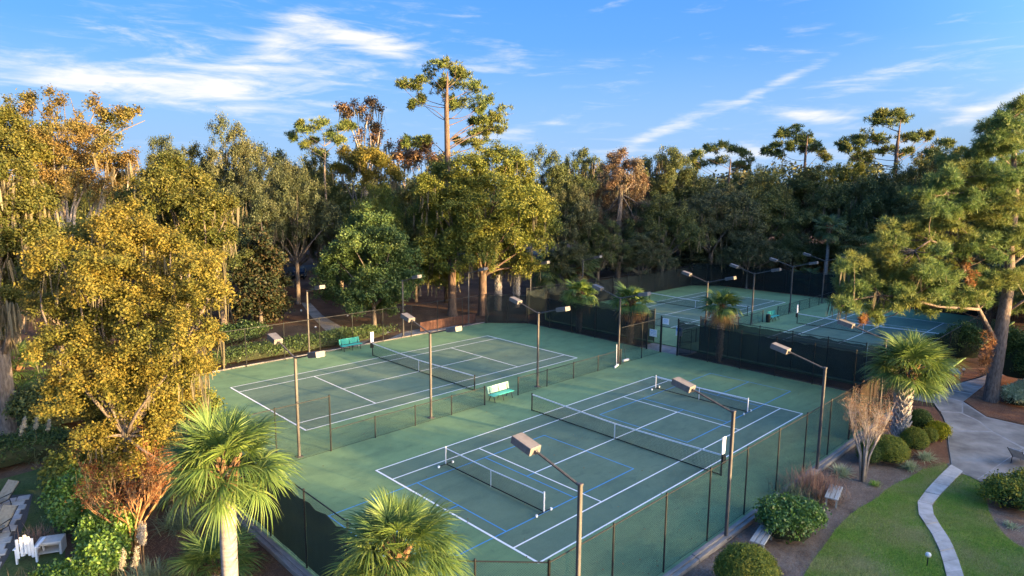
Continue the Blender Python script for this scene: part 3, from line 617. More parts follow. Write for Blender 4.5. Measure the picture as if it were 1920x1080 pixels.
# ------------------------------------------------------------------ courts
def pad(pts):
    o = obj('court_surface', poly_mesh('court_surface', pts, 0.0, M['court_out'], 0.14)); o['kind'] = 'structure'; return o
padAB = pad([(-3.3, -3.62), (30.72, -3.62), (30.72, 30.7), (27.6, 33.82), (-3.3, 33.82), (-6.45, 30.7), (-6.45, -0.5)])
padCD = pad([(36.5, -3.62), (70.5, -3.62), (70.5, 30.7), (67.4, 33.82), (36.5, 33.82), (33.3, 30.7), (33.3, -0.5)])
def rect(x0, y0, x1, y1, z): return [(x0, y0, z), (x1, y0, z), (x1, y1, z), (x0, y1, z)]
def line(par, x0, y0, x1, y1, wd, mat, z, name):
    m_ = MB(); h = wd/2
    if abs(x1-x0) > abs(y1-y0): v = rect(min(x0, x1)-h, y0-h, max(x0, x1)+h, y0+h, z)
    else: v = rect(x0-h, min(y0, y1)-h, x0+h, max(y0, y1)+h, z)
    obj(name, m_.add(v, [(0, 1, 2, 3)]).mesh(name, mat), par)
def court(par, X, Y):
    m_ = MB(); m_.add(rect(X, Y, X+23.77, Y+10.97, .004), [(0, 1, 2, 3)]); obj('playing_area', m_.mesh('playing_area', M['court_in']), par)
    W = M['line']; z = .012; k = .072
    for y in (0, 10.97): line(par, X, Y+y, X+23.77, Y+y, .078, W, z, 'court_line')
    for y in (1.37, 9.6): line(par, X+.04, Y+y, X+23.73, Y+y, k, W, z+.001, 'court_line')
    for x in (0, 23.77): line(par, X+x, Y+.034, X+x, Y+10.936, .1, W, z+.002, 'court_line')
    for x in (5.485, 18.285): line(par, X+x, Y+1.4, X+x, Y+9.57, k, W, z+.0025, 'court_line')
    line(par, X+5.52, Y+5.485, X+18.25, Y+5.485, k, W, z+.0035, 'court_line')
for par, X, Y in ((padAB, 0, 0), (padAB, 0, 18.26), (padCD, 39.78, 0), (padCD, 39.78, 18.26)): court(par, X, Y)
for nx, b in ((2.8, (-3.9, 9.4)), (21.1, (14.4, 27.8))):
    for y in (2.45, 8.5): line(padAB, b[0], y, b[1], y, .055, M['blue'], .008, 'pickleball_line')
    for x in b: line(padAB, x, 2.48, x, 8.47, .055, M['blue'], .009, 'pickleball_line')
    for x in (nx-2.13, nx+2.13): line(padAB, x, 2.48, x, 8.47, .055, M['blue'], .0095, 'pickleball_line')
    for x0, x1 in ((b[0]+.04, nx-2.16), (nx+2.16, b[1]-.04)): line(padAB, x0, 5.47, x1, 5.47, .055, M['blue'], .0105, 'pickleball_line')
# timber kerb round the near courts
kerb = struct('retaining_kerb', MB().box((12, -3.67, GZ-.03), (28, .08, .1)).mesh('retaining_kerb', M['joint']))
KM = {}
def kerb_run(a, b, par):
    a, b = np.array(a), np.array(b); L = np.linalg.norm(b-a); k = max(1, round(L/2.6)); d = (b-a)/L; nn = np.array([d[1], -d[0]]); s_ = L/k
    for i in range(k):
        for row in (0, 1):
            key = round(s_, 2)
            if key not in KM: KM[key] = MB().bbox((0, 0, 0), (s_-.025, .165, .22), .012).mesh('kerb_timber', M['timber'])
            c_ = a+d*(s_*(i+.5))+nn*(.09+.175*row)
            obj('kerb_timber', KM[key], par, (c_[0], c_[1], -.07+.05*(1-row)-.01*((i*7) % 3)), (0, 0, math.atan2(d[1], d[0])))
for a, b in (((-3.3, -3.64), (30.7, -3.64)), ((-6.47, -.5), (-3.3, -3.64)), ((-6.47, 30.7), (-6.47, -.5)), ((30.75, -3.6), (30.75, 12.9)), ((30.75, 16.9), (30.75, 30.7)), ((27.6, 33.84), (-3.3, 33.84))): kerb_run(a, b, kerb)

# ------------------------------------------------------------------ fences
PM = {}
def post_me(h, r=.035):
    if (h, r) not in PM: PM[(h, r)] = MB().lathe([(r, -.1), (r, h), (r*1.25, h+.01), (r*1.1, h+.05), (r*.3, h+.075)], 8).mesh('post', M['black'])
    return PM[(h, r)]
def fence(label, runs, cat='fence', group=None, name='chain_link_fence'):
    # runs: (a, b, height, post spacing, screen material or None, (screen z0, z1), wire pitch)
    a0 = runs[0][0]; t = thing(name, label, cat, (a0[0], a0[1], 0), group=group); done = []
    for a, b, h, sp, scr, sz, pitch in runs:
        a, b = np.array(a, float), np.array(b, float); L = np.linalg.norm(b-a); d = (b-a)/L; nn = np.array([-d[1], d[0], 0]); D = np.array([d[0], d[1], 0]); k = max(1, round(L/sp))
        for i in range(k+1):
            p = a+d*L*i/k
            if any(abs(p[0]-q[0])+abs(p[1]-q[1]) < .2 for q in done): continue
            done.append(p); obj('post', post_me(h, .045 if i in (0, k) else .035), t, (p[0]-a0[0], p[1]-a0[1], 0))
        P = lambda s_, z, o=0: np.array([a[0]+d[0]*s_, a[1]+d[1]*s_, z])+nn*o
        MB().tube([P(.04, h-.02), P(L-.04, h-.02)], .024, 6).part('top_rail', M['black'], t)
        w_ = MB(); rad = .0024*max(1, pitch/.06)**.8; z0 = .03; z1 = h-.04; st = pitch*1.414
        c0 = -(z1-z0)
        while c0 < L:
            for sg in (0, 1):
                s0, s1 = c0, c0+(z1-z0); za, zb = z0, z1
                if s0 < 0: za += -s0; s0 = 0
                if s1 > L: zb -= s1-L; s1 = L
                if s1-s0 > .05:
                    if sg: p, q = P(s0, z0+z1-za, .004), P(s1, z0+z1-zb, .004)
                    else: p, q = P(s0, za, -.004), P(s1, zb, -.004)
                    w_.tube([p, q], rad, 3, False)
            c0 += st
        w_.tube([P(.04, .05), P(L-.04, .05)], .006, 4)
        o = w_.part('chain_link', M['wire'], t); o['kind'] = 'stuff'
        if scr:
            for i in range(k):
                m_ = MB(); s0, s1 = L*i/k+.02, L*(i+1)/k-.02; vs = []; fs = []; nx = 8
                for j in range(nx+1):
                    s_ = s0+(s1-s0)*j/nx; sag = .05*math.sin(j*1.9+i*2.1)-.04*(j in (2, 6)); o_ = .03+.012*math.sin(j*1.3+i)
                    vs += [P(s_, sz[0], o_), P(s_, (sz[0]+sz[1])/2, o_+.01*math.sin(j*2+i)), P(s_, min(h-.03, sz[1]+sag), o_)]
                for j in range(nx): fs += [(3*j, 3*j+3, 3*j+4, 3*j+1), (3*j+1, 3*j+4, 3*j+5, 3*j+2)]
                m_.add(vs, fs).part('windscreen', M[scr], t)
    return t
fence('tall black chain link fence along the right side of the near court, beside the lawn', [((-3.3, -3.5), (21.4, -3.5), 3, 3.04, None, None, .055), ((21.4, -3.5), (30.6, -3.5), 3, 3.04, 'screen_sunlit', (.1, 2.8), .07)])
fence('tall dark screened fence at the near end of the pickleball court, behind front palms', [((-6.35, 14.65), (-6.35, -.45), 3, 3.03, 'screen', (.08, 2.6), .055), ((-6.35, -.45), (-3.3, -3.5), 3, 2.3, 'screen', (.08, 2.45), .055)])
fence('tall dark screened fence at the near end of the left court, behind the golden tree', [((-6.35, 30.6), (-6.35, 14.8), 3, 3.03, 'screen_thin', (.08, 2.5), .08), ((-3.3, 33.7), (-6.35, 30.6), 3, 2.3, None, None, .08)])
fence('low black chain link fence dividing the two near courts, tall section at each end', [((-6.25, 14.65), (-.4, 14.65), 3, 2.95, None, None, .055), ((-.4, 14.65), (10.4, 14.65), 1.2, 2.68, None, None, .055), ((13.4, 14.65), (24.8, 14.65), 1.2, 2.75, None, None, .055), ((24.8, 14.65), (30.5, 14.65), 3, 2.8, None, None, .07)])
fence('tall unscreened black fence behind the teal bench on the left court, hedge beyond', [((-3.2, 33.7), (27.5, 33.7), 3, 3.05, None, None, .085)])
fence('dark screened fence at the far corner of the left court, below white ringed palm trunks', [((27.6, 33.65), (30.6, 30.6), 3, 2.2, 'screen_thin', (.08, 2.9), .1), ((30.6, 30.5), (30.6, 16.2), 3, 3.0, 'screen_thin', (.08, 2.9), .1)])
fence('dark screened fence at the far end of the pickleball court, right of the gate', [((30.6, 13.1), (30.6, -3.4), 3, 2.8, 'screen_thin', (.08, 2.85), .09)])
fence('dark screened fence at the near end of the far courts, across the walkway', [((33.4, 30.6), (33.4, 17.3), 3, 3.0, 'screen_thin', (.08, 2.85), .11), ((33.4, 12.7), (33.4, -.4), 3, 2.9, 'screen_thin', (.08, 2.85), .11), ((33.4, -.5), (36.5, -3.5), 3, 2.3, 'screen_thin', (.08, 2.85), .11)])
fence('low black fence dividing the two far courts, teal bench beside it', [((33.5, 14.65), (49.6, 14.65), 1.2, 2.7, None, None, .09), ((53.2, 14.65), (70.4, 14.65), 1.2, 2.8, None, None, .09)])
fence('tall dark solid screened fence closing the far end of the far courts, below shaded oaks', [((70.6, 30.6), (70.6, -.4), 3.2, 3.05, 'screen', (.08, 3.1), .14), ((67.5, 33.7), (70.6, 30.6), 3.2, 2.3, 'screen', (.08, 3.1), .14)])
fence('tall black fence along the left side of the farthest court, low palms beyond', [((33.5, 33.7), (67.4, 33.7), 3, 3.05, 'screen_thin', (.08, 2.7), .14)])
fence('tall black fence right of the far right court, half hidden by the big pine', [((36.6, -3.5), (70.5, -3.5), 3, 3.05, None, None, .12)])

# gate frame with notices between the courts
g = thing('gate', 'open black gate frame with white notices between near and far courts', 'gate', (30.6, 14.9, 0))
for y in (13.15, 14.8, 16.15):
    MB().box((30.6, y, 1.55), (.08, .08, 3.2)).part('gate_post', M['black'], g)
for y0, y1 in ((13.2, 14.75), (14.85, 16.1)): MB().tube([(30.6, y0, 2.25), (30.6, y1, 2.25)], .025, 6).part('cross_rail', M['black'], g)
lf = MB()
A_, B_ = np.array([30.68, 13.2]), np.array([31.75, 12.55])
for z in (.12, 1.1, 2.15): lf.tube([(*A_, z), (*B_, z)], .022, 6)
for q in (A_, B_): lf.tube([(*q, .1), (*q, 2.17)], .022, 6)
lf.part('gate_leaf', M['black'], g)
for lab, p, d, mt in (('small white notice hanging on the screened fence left of the gate', (30.53, 15.5, 1.55), (.02, .72, .62), 'white'), ('white notice board mounted high above the gate post', (30.5, 14.3, 2.75), (.02, .62, .5), 'white')):
    t = thing('notice_board', lab, 'sign', p, group='notices by the gate'); MB().bbox((0, 0, 0), d, .004).part('panel', M[mt], t, world=False)
    MB().box((-.014, 0, d[2]*.28), (.006, d[1]*.7, .04)).box((-.014, 0, d[2]*.05), (.006, d[1]*.78, .025)).box((-.014, 0, -d[2]*.15), (.006, d[1]*.6, .025)).part('printed_lines', M['signblue'], t, world=False)
t = thing('notice_board', 'blue and white notice on a tall stand just inside the gate opening', 'sign', (31.3, 13.45, 0), group='notices by the gate')
MB().box((0, 0, 1.0), (.05, .05, 2.1)).part('stand', M['white'], t, world=False); MB().bbox((-.03, 0, 1.9), (.03, .6, .75), .004).part('panel', M['white'], t, world=False)
MB().box((-.05, .05, 2.05), (.008, .4, .3)).part('blue_panel', M['signblue'], t, world=False)

# ------------------------------------------------------------------ nets
def net(label, X, Y, score=None):
    t = thing('tennis_net', label, 'tennis net', (X, Y+5.485, 0), group='tennis nets'); W = 12.8
    top = lambda y: .914+(1.07-.914)*(abs(y)/(W/2))**1.2
    m_ = MB(); ys = np.arange(-W/2+.08, W/2-.05, .075)
    for y in ys: m_.tube([(0, y, .04), (0, y, top(y)-.03)], .0042, 3, False)
    for k in range(13):
        q = k/12; m_.tube([(.002, y, .05+(top(y)-.1)*q) for y in np.linspace(-W/2+.06, W/2-.06, 9)], .0042, 3, False)
    m_.tube([(0, y, .04) for y in (-W/2+.06, W/2-.06)], .026, 6)
    o = m_.part('net_mesh', M['netting'], t, world=False); o['kind'] = 'stuff'
    tp = MB()
    for y0, y1 in zip(np.linspace(-W/2+.05, W/2-.05, 17)[:-1], np.linspace(-W/2+.05, W/2-.05, 17)[1:]):
        z0, z1 = top(y0), top(y1); x = .014
        tp.add([(-x, y0, z0-.065), (x, y0, z0-.065), (x, y0, z0), (-x, y0, z0), (-x, y1, z1-.065), (x, y1, z1-.065), (x, y1, z1), (-x, y1, z1)], [(0, 1, 5, 4), (1, 2, 6, 5), (2, 3, 7, 6), (3, 0, 4, 7)])
    tp.part('net_tape', M['tape'], t, world=False)
    MB().box((-.018, 0, .45), (.008, .06, .88)).part('centre_strap', M['tape'], t, world=False)
    for s_ in (-1, 1): MB().lathe([(.042, -.05), (.042, 1.08), (.05, 1.085), (.045, 1.12), (.01, 1.14)], 8, (0, s_*W/2, 0)).part('net_post', M['black'], t, world=False)
    if score:
        p = MB(); p.bbox((0, score*(W/2+.05), 1.55), (.30, .06, .85), .01); p.part('score_card', M['white'], t, world=False)
        MB().box((0, score*(W/2+.09), .85), (.28, .1, .4)).part('ball_holder', M['black'], t, world=False)
    return t
net('long tennis net across the near right court, white score plate on its right post', 11.885, 0, -1)
net('long tennis net across the left court, white score plate on its left post', 11.885, 18.26, 1)
net('long tennis net across the far right court, behind the lit palm', 39.78+11.885, 0, 1)
net('long tennis net across the farthest left court, partly behind small palms', 39.78+11.885, 18.26)
def pnet(label, X):
    t = thing('pickleball_net', label, 'pickleball net', (X, 5.75, 0), group='portable pickleball nets'); W = 6.7
    top = lambda y: .90+.05*(abs(y)/(W/2)); m_ = MB()
    for y in np.arange(-W/2+.05, W/2, .06): m_.tube([(0, y, .12), (0, y, top(y)-.04)], .0035, 3, False)
    for k in range(13): m_.tube([(.002, -W/2+.03, .12+.065*k), (.002, W/2-.03, .12+.065*k)], .0035, 3, False)
    m_.tube([(0, -W/2, .1), (0, W/2, .1)], .03, 6)
    o = m_.part('net_mesh', M['netting'], t, world=False); o['kind'] = 'stuff'
    MB().tube([(0, y, top(y)-.03) for y in (-W/2, 0, W/2)], .028, 6).part('net_tape', M['tape'], t, world=False)
    MB().box((-.018, 0, .48), (.008, .05, .85)).part('centre_strap', M['tape'], t, world=False)
    for s_ in (-1, 1):
        MB().tube([(0, s_*W/2, .1), (0, s_*W/2, 1.0)], .036, 8).part('net_post', M['white'], t, world=False)
        MB().tube([(-.45, s_*W/2, .09), (.45, s_*W/2, .09)], .025, 6).part('foot_bar', M['black'], t, world=False)
        for x in (-.45, .45): MB().tube([(x, s_*W/2-.03, .07), (x, s_*W/2+.03, .07)], .065, 10).part('wheel', M['white'], t, world=False)
pnet('white topped portable net nearest the camera, on wheeled feet', 2.85); pnet('white topped portable net at the far end of the near court, beside a lamp head', 21.35)

# ------------------------------------------------------------------ light poles
def lamp_arm(sg):                                              # arm and head towards +y or -y
    a = MB().tube([(0, sg*.05, 5.22), (0, sg*1.85, 5.74)], .042, 6)
    th = sg*R(13); c_, s_ = math.cos(th), math.sin(th); m3 = np.array([[1, 0, 0], [0, c_, -s_], [0, s_, c_]])
    hc = np.array([0, sg*2.24, 5.83]); h = MB(); x, y, z = .235, .43, .13
    vs = [(-x, -y, -z), (x, -y, -z), (x, y, -z), (-x, y, -z), (-x, -y, z*.9), (x, -y, z*.9), (x, y, z*.9), (-x, y, z*.9), (-x*.95, -y+.012, z), (x*.95, -y+.012, z), (x*.95, y-.012, z), (-x*.95, y-.012, z)]
    h.add(np.array(vs) @ m3.T+hc, [(3, 2, 1, 0), (0, 1, 5, 4), (1, 2, 6, 5), (2, 3, 7, 6), (3, 0, 4, 7), (4, 5, 9, 8), (5, 6, 10, 9), (6, 7, 11, 10), (7, 4, 8, 11), (8, 9, 10, 11)])
    h.box(np.array([0, -sg*.46, -.02]) @ m3.T+hc, (.1, .1, .12), mat3=m3)
    ln = MB().box(np.array([0, 0, -.137]) @ m3.T+hc, (.40, .78, .012), mat3=m3)
    return a.mesh('arm', M['bronze']), h.mesh('lamp_head', M['lamphead']), ln.mesh('lens', M['lens'])
ARM = {s_: lamp_arm(s_) for s_ in (1, -1)}
POLE = MB().bbox((0, 0, 2.6), (.125, .125, 5.3), .02).mesh('pole', M['bronze']); CAP = MB().bbox((0, 0, 5.27), (.16, .16, .05), .02).mesh('pole_cap', M['bronze'])
BPL = MB().bbox((0, 0, .02), (.34, .34, .04), .02).mesh('base_plate', M['bronze'])
def lamp(label, x, y, sides, z=0):
    t = thing('court_light', label, 'light pole', (x, y, z), group='court light poles')
    obj('pole', POLE, t); obj('pole_cap', CAP, t); obj('base_plate', BPL, t)
    for s_ in sides:
        obj('arm', ARM[s_][0], t); hd = obj('lamp_head', ARM[s_][1], t); obj('lens', ARM[s_][2], hd)
lamp('bronze light pole nearest the camera, at the front of the right fence', -2.4, -3.85, (1,), -.05)
lamp('bronze light pole behind the round clipped bush, lamp head over the far pickleball net', 6.83, -3.85, (1,), -.05)
lamp('bronze light pole beside the pinkish grass on the right fence, right of the net', 16.04, -3.85, (1,), -.05)
lamp('light pole just behind the lit palm crown at the right fence', 25.2, -3.85, (1,), -.05)
lamp('twin headed light pole inside the tall divider section, beside the front palm', -1.95, 15.1, (1, -1))
lamp('twin headed light pole in front of the net of the left court', 6.47, 15.1, (1, -1))
lamp('twin headed light pole right of the teal bench in the divider gap', 15.75, 15.1, (1, -1))
lamp('twin headed light pole at the far end of the divider, squeegee beside it', 25.1, 15.1, (1, -1))
lamp('twin headed light pole behind the small palm in the walkway', 38.6, 15.1, (1, -1))
lamp('twin headed light pole left of the far teal bench', 48.0, 15.1, (1, -1))
lamp('twin headed light pole right of the far teal bench', 57.4, 15.1, (1, -1))
lamp('farthest twin headed light pole, beside the pale trunk of the tall palm', 66.8, 15.1, (1, -1))
lamp('light pole left of the light green tree, single head over the left court', 8.4, 34.3, (-1,))
lamp('light pole in front of the light green tree, head among its leaves', 17.8, 34.3, (-1,))
lamp('light pole left of the white ringed palm trunks, single head', 26.0, 34.6, (-1,))
lamp('light pole deep in shade beyond the farthest court, before the rusty cypress', 44.0, 34.6, (-1,))
lamp('light pole deep in shade behind the two walkway palms', 35.0, 34.6, (-1,))

# ------------------------------------------------------------------ benches
def bench(label, x, y, rz, pale_back=False):
    t = thing('court_bench', label, 'bench', (x, y, 0), rz, 'teal court benches'); L = 1.9
    for k in range(5):
        MB().bbox((0, -.21+.098*k, .46), (L, .085, .035), .008).part('seat_slat', M['teal'], t, world=False)
        MB().box((0, .27+.022*k, .56+.092*k), (L, .03, .08)).part('back_slat', M['teal_pale' if pale_back else 'teal'], t, world=False)
    for xx in (-.78, 0, .78):
        m_ = MB(); m_.tube([(xx, -.25, 0), (xx, -.12, .42), (xx, .2, .44), (xx, .38, .98)], .025, 6); m_.tube([(xx, .34, 0), (xx, .16, .43)], .025, 6); m_.part('leg_frame', M['black'], t, world=False)
bench('pale backed teal slatted bench in the gap of the low divider fence', 11.95, 14.75, 0, True)
bench('teal slatted bench against the hedge on the left court, left of the net', 11.6, 33.05, 0)
bench('far teal slatted bench beside the low fence on the far right court', 51.4, 14.25, 0)
t = thing('litter_bin', 'small black bin beside the far teal bench', 'bin', (49.9, 14.2, 0)); MB().lathe([(.2, 0), (.25, .75), (.27, .78), (.22, .8)], 12).part('body', M['black'], t, world=False); MB().lathe([(.23, .78), (.2, .86), (.08, .9)], 12).part('lid', M['black'], t, world=False)
def gbench(label, q, ang):
    p = gr(*q); t = thing('garden_bench', label, 'bench', p, ang, 'backless wooden benches')
    for k in range(3): MB().bbox((0, -.19+.19*k, .44), (1.55, .17, .05), .01).part('slat', M['greywood'], t, world=False)
    for xx in (-.62, .62):
        for yy in (-.2, .2): MB().box((xx, yy, .2), (.07, .07, .44)).part('leg', M['greywood'], t, world=False)
        MB().box((xx, 0, .39), (.06, .48, .05)).part('crossbar', M['greywood'], t, world=False)
gbench('grey backless wooden bench between the pinkish grass and the lawn', (1562, 940), R(12)); gbench('grey backless wooden bench behind the round clipped bush, half hidden', (1428, 1022), R(10)); gbench('grey bench in pine straw behind the lit palm, near the path', (1790, 706), R(20))

t = thing('court_squeegee', 'white squeegee leaning by the divider fence below a twin headed light pole', 'squeegee', (24.0, 14.45, 0))
MB().tube([(0, 0, .08), (.12, .12, 1.75)], .02, 6).part('handle', M['white'], t, world=False); MB().bbox((0, 0, .07), (.9, .1, .13), .02, R(20)).part('blade_head', M['white'], t, world=False)
t = thing('court_squeegee', 'short white roller beside the squeegee, farther up the divider fence', 'roller', (25.9, 14.95, 0)); MB().tube([(-.35, 0, .1), (.35, 0, .1)], .1, 10).part('roller', M['white'], t, world=False); MB().tube([(0, 0, .12), (0, .25, 1.2)], .015, 6).part('handle', M['black'], t, world=False)
# ------------------------------------------------------------------ trees
def zat(px, py, depth): return float(pt(px, py, depth)[2])
def px_lobes(lst, depth, loc, seed, dj, flat=1.0):
    r_ = random.Random(seed); out = []
    for px, py, rp in lst:
        d = depth+r_.uniform(-dj, dj); c = pt(px, py, d)-np.array(loc); r = rp/FPX*depth; out.append((tuple(c), (r*1.05, r*1.05, r*flat)))
    return out
def hero(name, label, px, depth, lst, leaf, twigs, mat, seed, trunk_r, fork, dj=2.0, bark='bark', moss=0, moss_len=1.5, loc=None, group=None, n_limb=14, per=5, flat=0.9, spread=None, lean=(0, 0), low=-.6, rough=.25):
    loc = base_at(px, depth) if loc is None else np.array(loc)
    L = px_lobes(lst, depth, loc, seed, dj, flat)
    t = thing(name, label, 'tree', loc, group=group)
    obj('crown', crown_mesh('crown', seed, L, twigs, per, leaf, M[mat], spread, low=low, rough=rough, clump=26), t)
    obj('trunk', trunk_mesh('trunk', seed, L, fork, trunk_r, M[bark], n_limb, lean), t)
    if moss:
        o = obj('hanging_moss', moss_mesh('hanging_moss', seed, L, moss, moss_len, M['moss']), t); o['kind'] = 'stuff'
    return t
WOODG = 'trees of the wood round the courts'
# hero trees near and middle
hero('sweetgum_tree', 'big golden leaved tree at the left, in front of the left court corner', 248, 28.5, [
    (200, 418, 26), (240, 402, 24), (160, 445, 36), (215, 455, 44), (270, 455, 42), (320, 468, 36), (110, 485, 38), (75, 525, 30), (385, 480, 18), (404, 492, 18), (360, 515, 36), (150, 525, 50), (210, 535, 55), (270, 535, 55), (325, 560, 46), (392, 560, 28),
    (408, 535, 20), (95, 580, 40), (150, 605, 55), (220, 612, 60), (290, 625, 55), (352, 625, 42), (392, 635, 24), (112, 660, 45), (180, 692, 55), (250, 702, 56), (315, 702, 48), (362, 690, 32), (130, 742, 42), (200, 772, 48), (268, 782, 46), (325, 772, 36), (232, 845, 38), (285, 850, 30), (335, 838, 22), (175, 830, 32), (362, 742, 24), (300, 800, 30), (215, 900, 26), (262, 905, 26), (305, 895, 24), (245, 860, 30), (190, 880, 26), (345, 890, 18), (235, 815, 30), (295, 825, 28), (185, 820, 30), (255, 740, 44), (230, 870, 26), (270, 870, 26)],
    .115, 34000, 'gold', 11, .19, 3.4, 1.9, 'bark', 220, 1.1, n_limb=26, rough=.3)
hero('green_shade_tree', 'light green rounded tree with sunlit yellow tip behind the left court', 702, 65.7, [
    (690, 406, 16), (672, 425, 24), (712, 425, 24), (735, 452, 25), (652, 455, 24), (695, 460, 34), (632, 490, 26), (670, 500, 34), (720, 490, 36), (760, 490, 24), (610, 520, 22), (650, 535, 30), (700, 540, 34), (745, 530, 30), (775, 520, 14), (620, 555, 22), (665, 570, 24), (715, 575, 24), (750, 560, 20)],
    .21, 13000, 'fresh', 12, .2, 2.2, 2.2, 'bark', n_limb=14)
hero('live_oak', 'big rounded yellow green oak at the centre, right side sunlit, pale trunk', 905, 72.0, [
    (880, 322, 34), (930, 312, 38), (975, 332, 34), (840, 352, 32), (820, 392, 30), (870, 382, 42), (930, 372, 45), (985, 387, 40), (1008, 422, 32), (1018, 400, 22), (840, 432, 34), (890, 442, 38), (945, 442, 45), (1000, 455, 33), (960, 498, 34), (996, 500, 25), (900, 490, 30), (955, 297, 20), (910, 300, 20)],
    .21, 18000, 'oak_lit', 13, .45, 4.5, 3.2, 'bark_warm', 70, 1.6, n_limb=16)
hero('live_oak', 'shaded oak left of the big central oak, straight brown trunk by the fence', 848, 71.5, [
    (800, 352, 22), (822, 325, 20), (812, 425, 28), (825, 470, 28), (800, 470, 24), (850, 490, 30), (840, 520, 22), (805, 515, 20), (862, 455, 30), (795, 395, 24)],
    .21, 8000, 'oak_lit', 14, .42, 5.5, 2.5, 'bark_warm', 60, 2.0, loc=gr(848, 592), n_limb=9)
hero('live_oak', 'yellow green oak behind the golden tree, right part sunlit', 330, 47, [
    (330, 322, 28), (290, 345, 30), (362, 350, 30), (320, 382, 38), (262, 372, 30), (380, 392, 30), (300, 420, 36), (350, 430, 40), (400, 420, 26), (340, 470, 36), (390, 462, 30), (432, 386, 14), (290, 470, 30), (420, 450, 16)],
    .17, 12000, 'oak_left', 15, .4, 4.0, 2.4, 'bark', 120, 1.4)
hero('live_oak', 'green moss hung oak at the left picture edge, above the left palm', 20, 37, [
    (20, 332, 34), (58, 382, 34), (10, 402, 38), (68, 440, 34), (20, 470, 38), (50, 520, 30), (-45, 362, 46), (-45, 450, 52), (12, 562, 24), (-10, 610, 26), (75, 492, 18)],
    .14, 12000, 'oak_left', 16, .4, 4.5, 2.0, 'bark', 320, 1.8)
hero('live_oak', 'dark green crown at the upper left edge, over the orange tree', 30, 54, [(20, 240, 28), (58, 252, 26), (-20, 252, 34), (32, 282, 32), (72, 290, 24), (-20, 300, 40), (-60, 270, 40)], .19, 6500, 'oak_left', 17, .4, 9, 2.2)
hero('cypress_tree', 'broad rusty orange autumn tree behind the golden tree, bare limbs showing', 150, 57, [
    (100, 272, 32), (150, 267, 34), (200, 287, 30), (60, 302, 30), (120, 312, 40), (180, 322, 38), (225, 312, 22), (80, 352, 34), (142, 362, 34), (200, 362, 24), (230, 340, 16), (245, 300, 12)],
    .16, 8500, 'orange', 18, .42, 8.0, 2.6, 'bark_pale', 90, 1.6, n_limb=12, rough=.4)
hero('gum_tree', 'thin open crowned orange tree rising on the left skyline', 140, 66, [
    (25, 197, 12), (58, 187, 10), (92, 180, 9), (120, 195, 13), (132, 184, 9), (160, 205, 13), (185, 190, 10), (142, 228, 15), (200, 220, 13), (232, 214, 11), (255, 214, 10), (272, 226, 7), (102, 214, 13), (60, 207, 12), (190, 250, 15), (18, 215, 12), (225, 240, 10), (90, 240, 14)],
    .24, 1500, 'orange', 19, .3, 15, 2.5, 'bark', n_limb=18, rough=.35)
hero('cypress_tree', 'rusty brown cypress draped with grey moss behind the walkway palms', 1158, 95, [
    (1160, 300, 18), (1185, 316, 17), (1145, 326, 18), (1200, 340, 13), (1165, 346, 20), (1125, 362, 16), (1190, 370, 19), (1150, 386, 19), (1115, 402, 13), (1205, 390, 13), (1165, 420, 20), (1130, 432, 16), (1195, 430, 15), (1150, 470, 15), (1180, 488, 11)],
    
    .20, 9000, 'rust', 20, .3, 14, 2.6, 'bark', 150, 1.7, n_limb=15, rough=.4)
hero('gum_tree', 'slim rusty crowned tree left of the lone tall pine on the skyline', 690, 86, [(670, 202, 10), (700, 196, 9), (716, 206, 7), (690, 222, 10), (655, 216, 7), (680, 246, 10), (710, 246, 9), (700, 266, 10), (726, 272, 6), (665, 266, 9), (642, 200, 6)], .28, 800, 'rust', 21, .28, 15, 1.6, 'bark_pale', 60, 1.6, rough=.4)
hero('gum_tree', 'golden crown below the slim rusty tree, left of the lone pine', 690, 80, [(650, 292, 16), (690, 300, 23), (720, 312, 18), (668, 322, 22), (742, 332, 13), (700, 342, 18), (635, 320, 14)], .22, 4000, 'gold', 22, .3, 9, 2.0, 'bark', 60, 1.6)
hero('gum_tree', 'mixed brown and green crown just left of the tall pine trunk', 785, 84, [(760, 278, 11), (790, 292, 14), (770, 304, 16), (803, 276, 8), (745, 300, 12), (812, 300, 12)], .28, 1100, 'rust', 23, .25, 10, 1.6, 'bark', 50, 1.5)
hero('magnolia_tree', 'dark cone shaped magnolia with a reddish tip left of the path', 490, 65.3, [(490, 418, 7), (488, 440, 13), (495, 462, 18), (476, 480, 20), (506, 490, 20), (488, 510, 26), (466, 530, 22), (515, 530, 22), (492, 552, 28), (470, 575, 24), (515, 575, 22), (492, 590, 24)], .30, 4200, 'magnolia', 24, .18, 2.0, 1.6, n_limb=6)
# background wood: shared variants
VAR = {}; RAW = {}
def variant(k, seed, W, H, base, n, size, twigs, leaf, flat=.75, moss=0, sparse=False):
    L = dome_lobes(seed, W, H, base, n, size, flat); me = crown_mesh('crown', seed, L, twigs, 5, leaf, M['oak'], inner=.1, rough=.3, clump=30)
    VAR[k] = (me, trunk_mesh('trunk', seed, L, base+1.0, .42, M['bark'], 10), moss_mesh('hanging_moss', seed, L, moss, 2.0, M['moss']) if moss else None, W, H)
    rng = np.random.default_rng(seed); RAW[k] = leaf_arrays(*crown_pts(rng, L, 1100, 4, .6), .75, rng)[0], W, H
variant('a', 31, 16, 16, 4, 26, .16, 9000, .23, .8, 90)
variant('b', 32, 14, 18, 5, 24, .17, 9000, .23, .9, 140)
variant('c', 33, 18, 15, 4, 30, .14, 9000, .23, .8, 60)
variant('d', 34, 12, 18, 5, 22, .16, 8000, .23, 1.0, 0)
variant('e', 35, 13, 19, 9, 16, .12, 3200, .24, .8, 120)
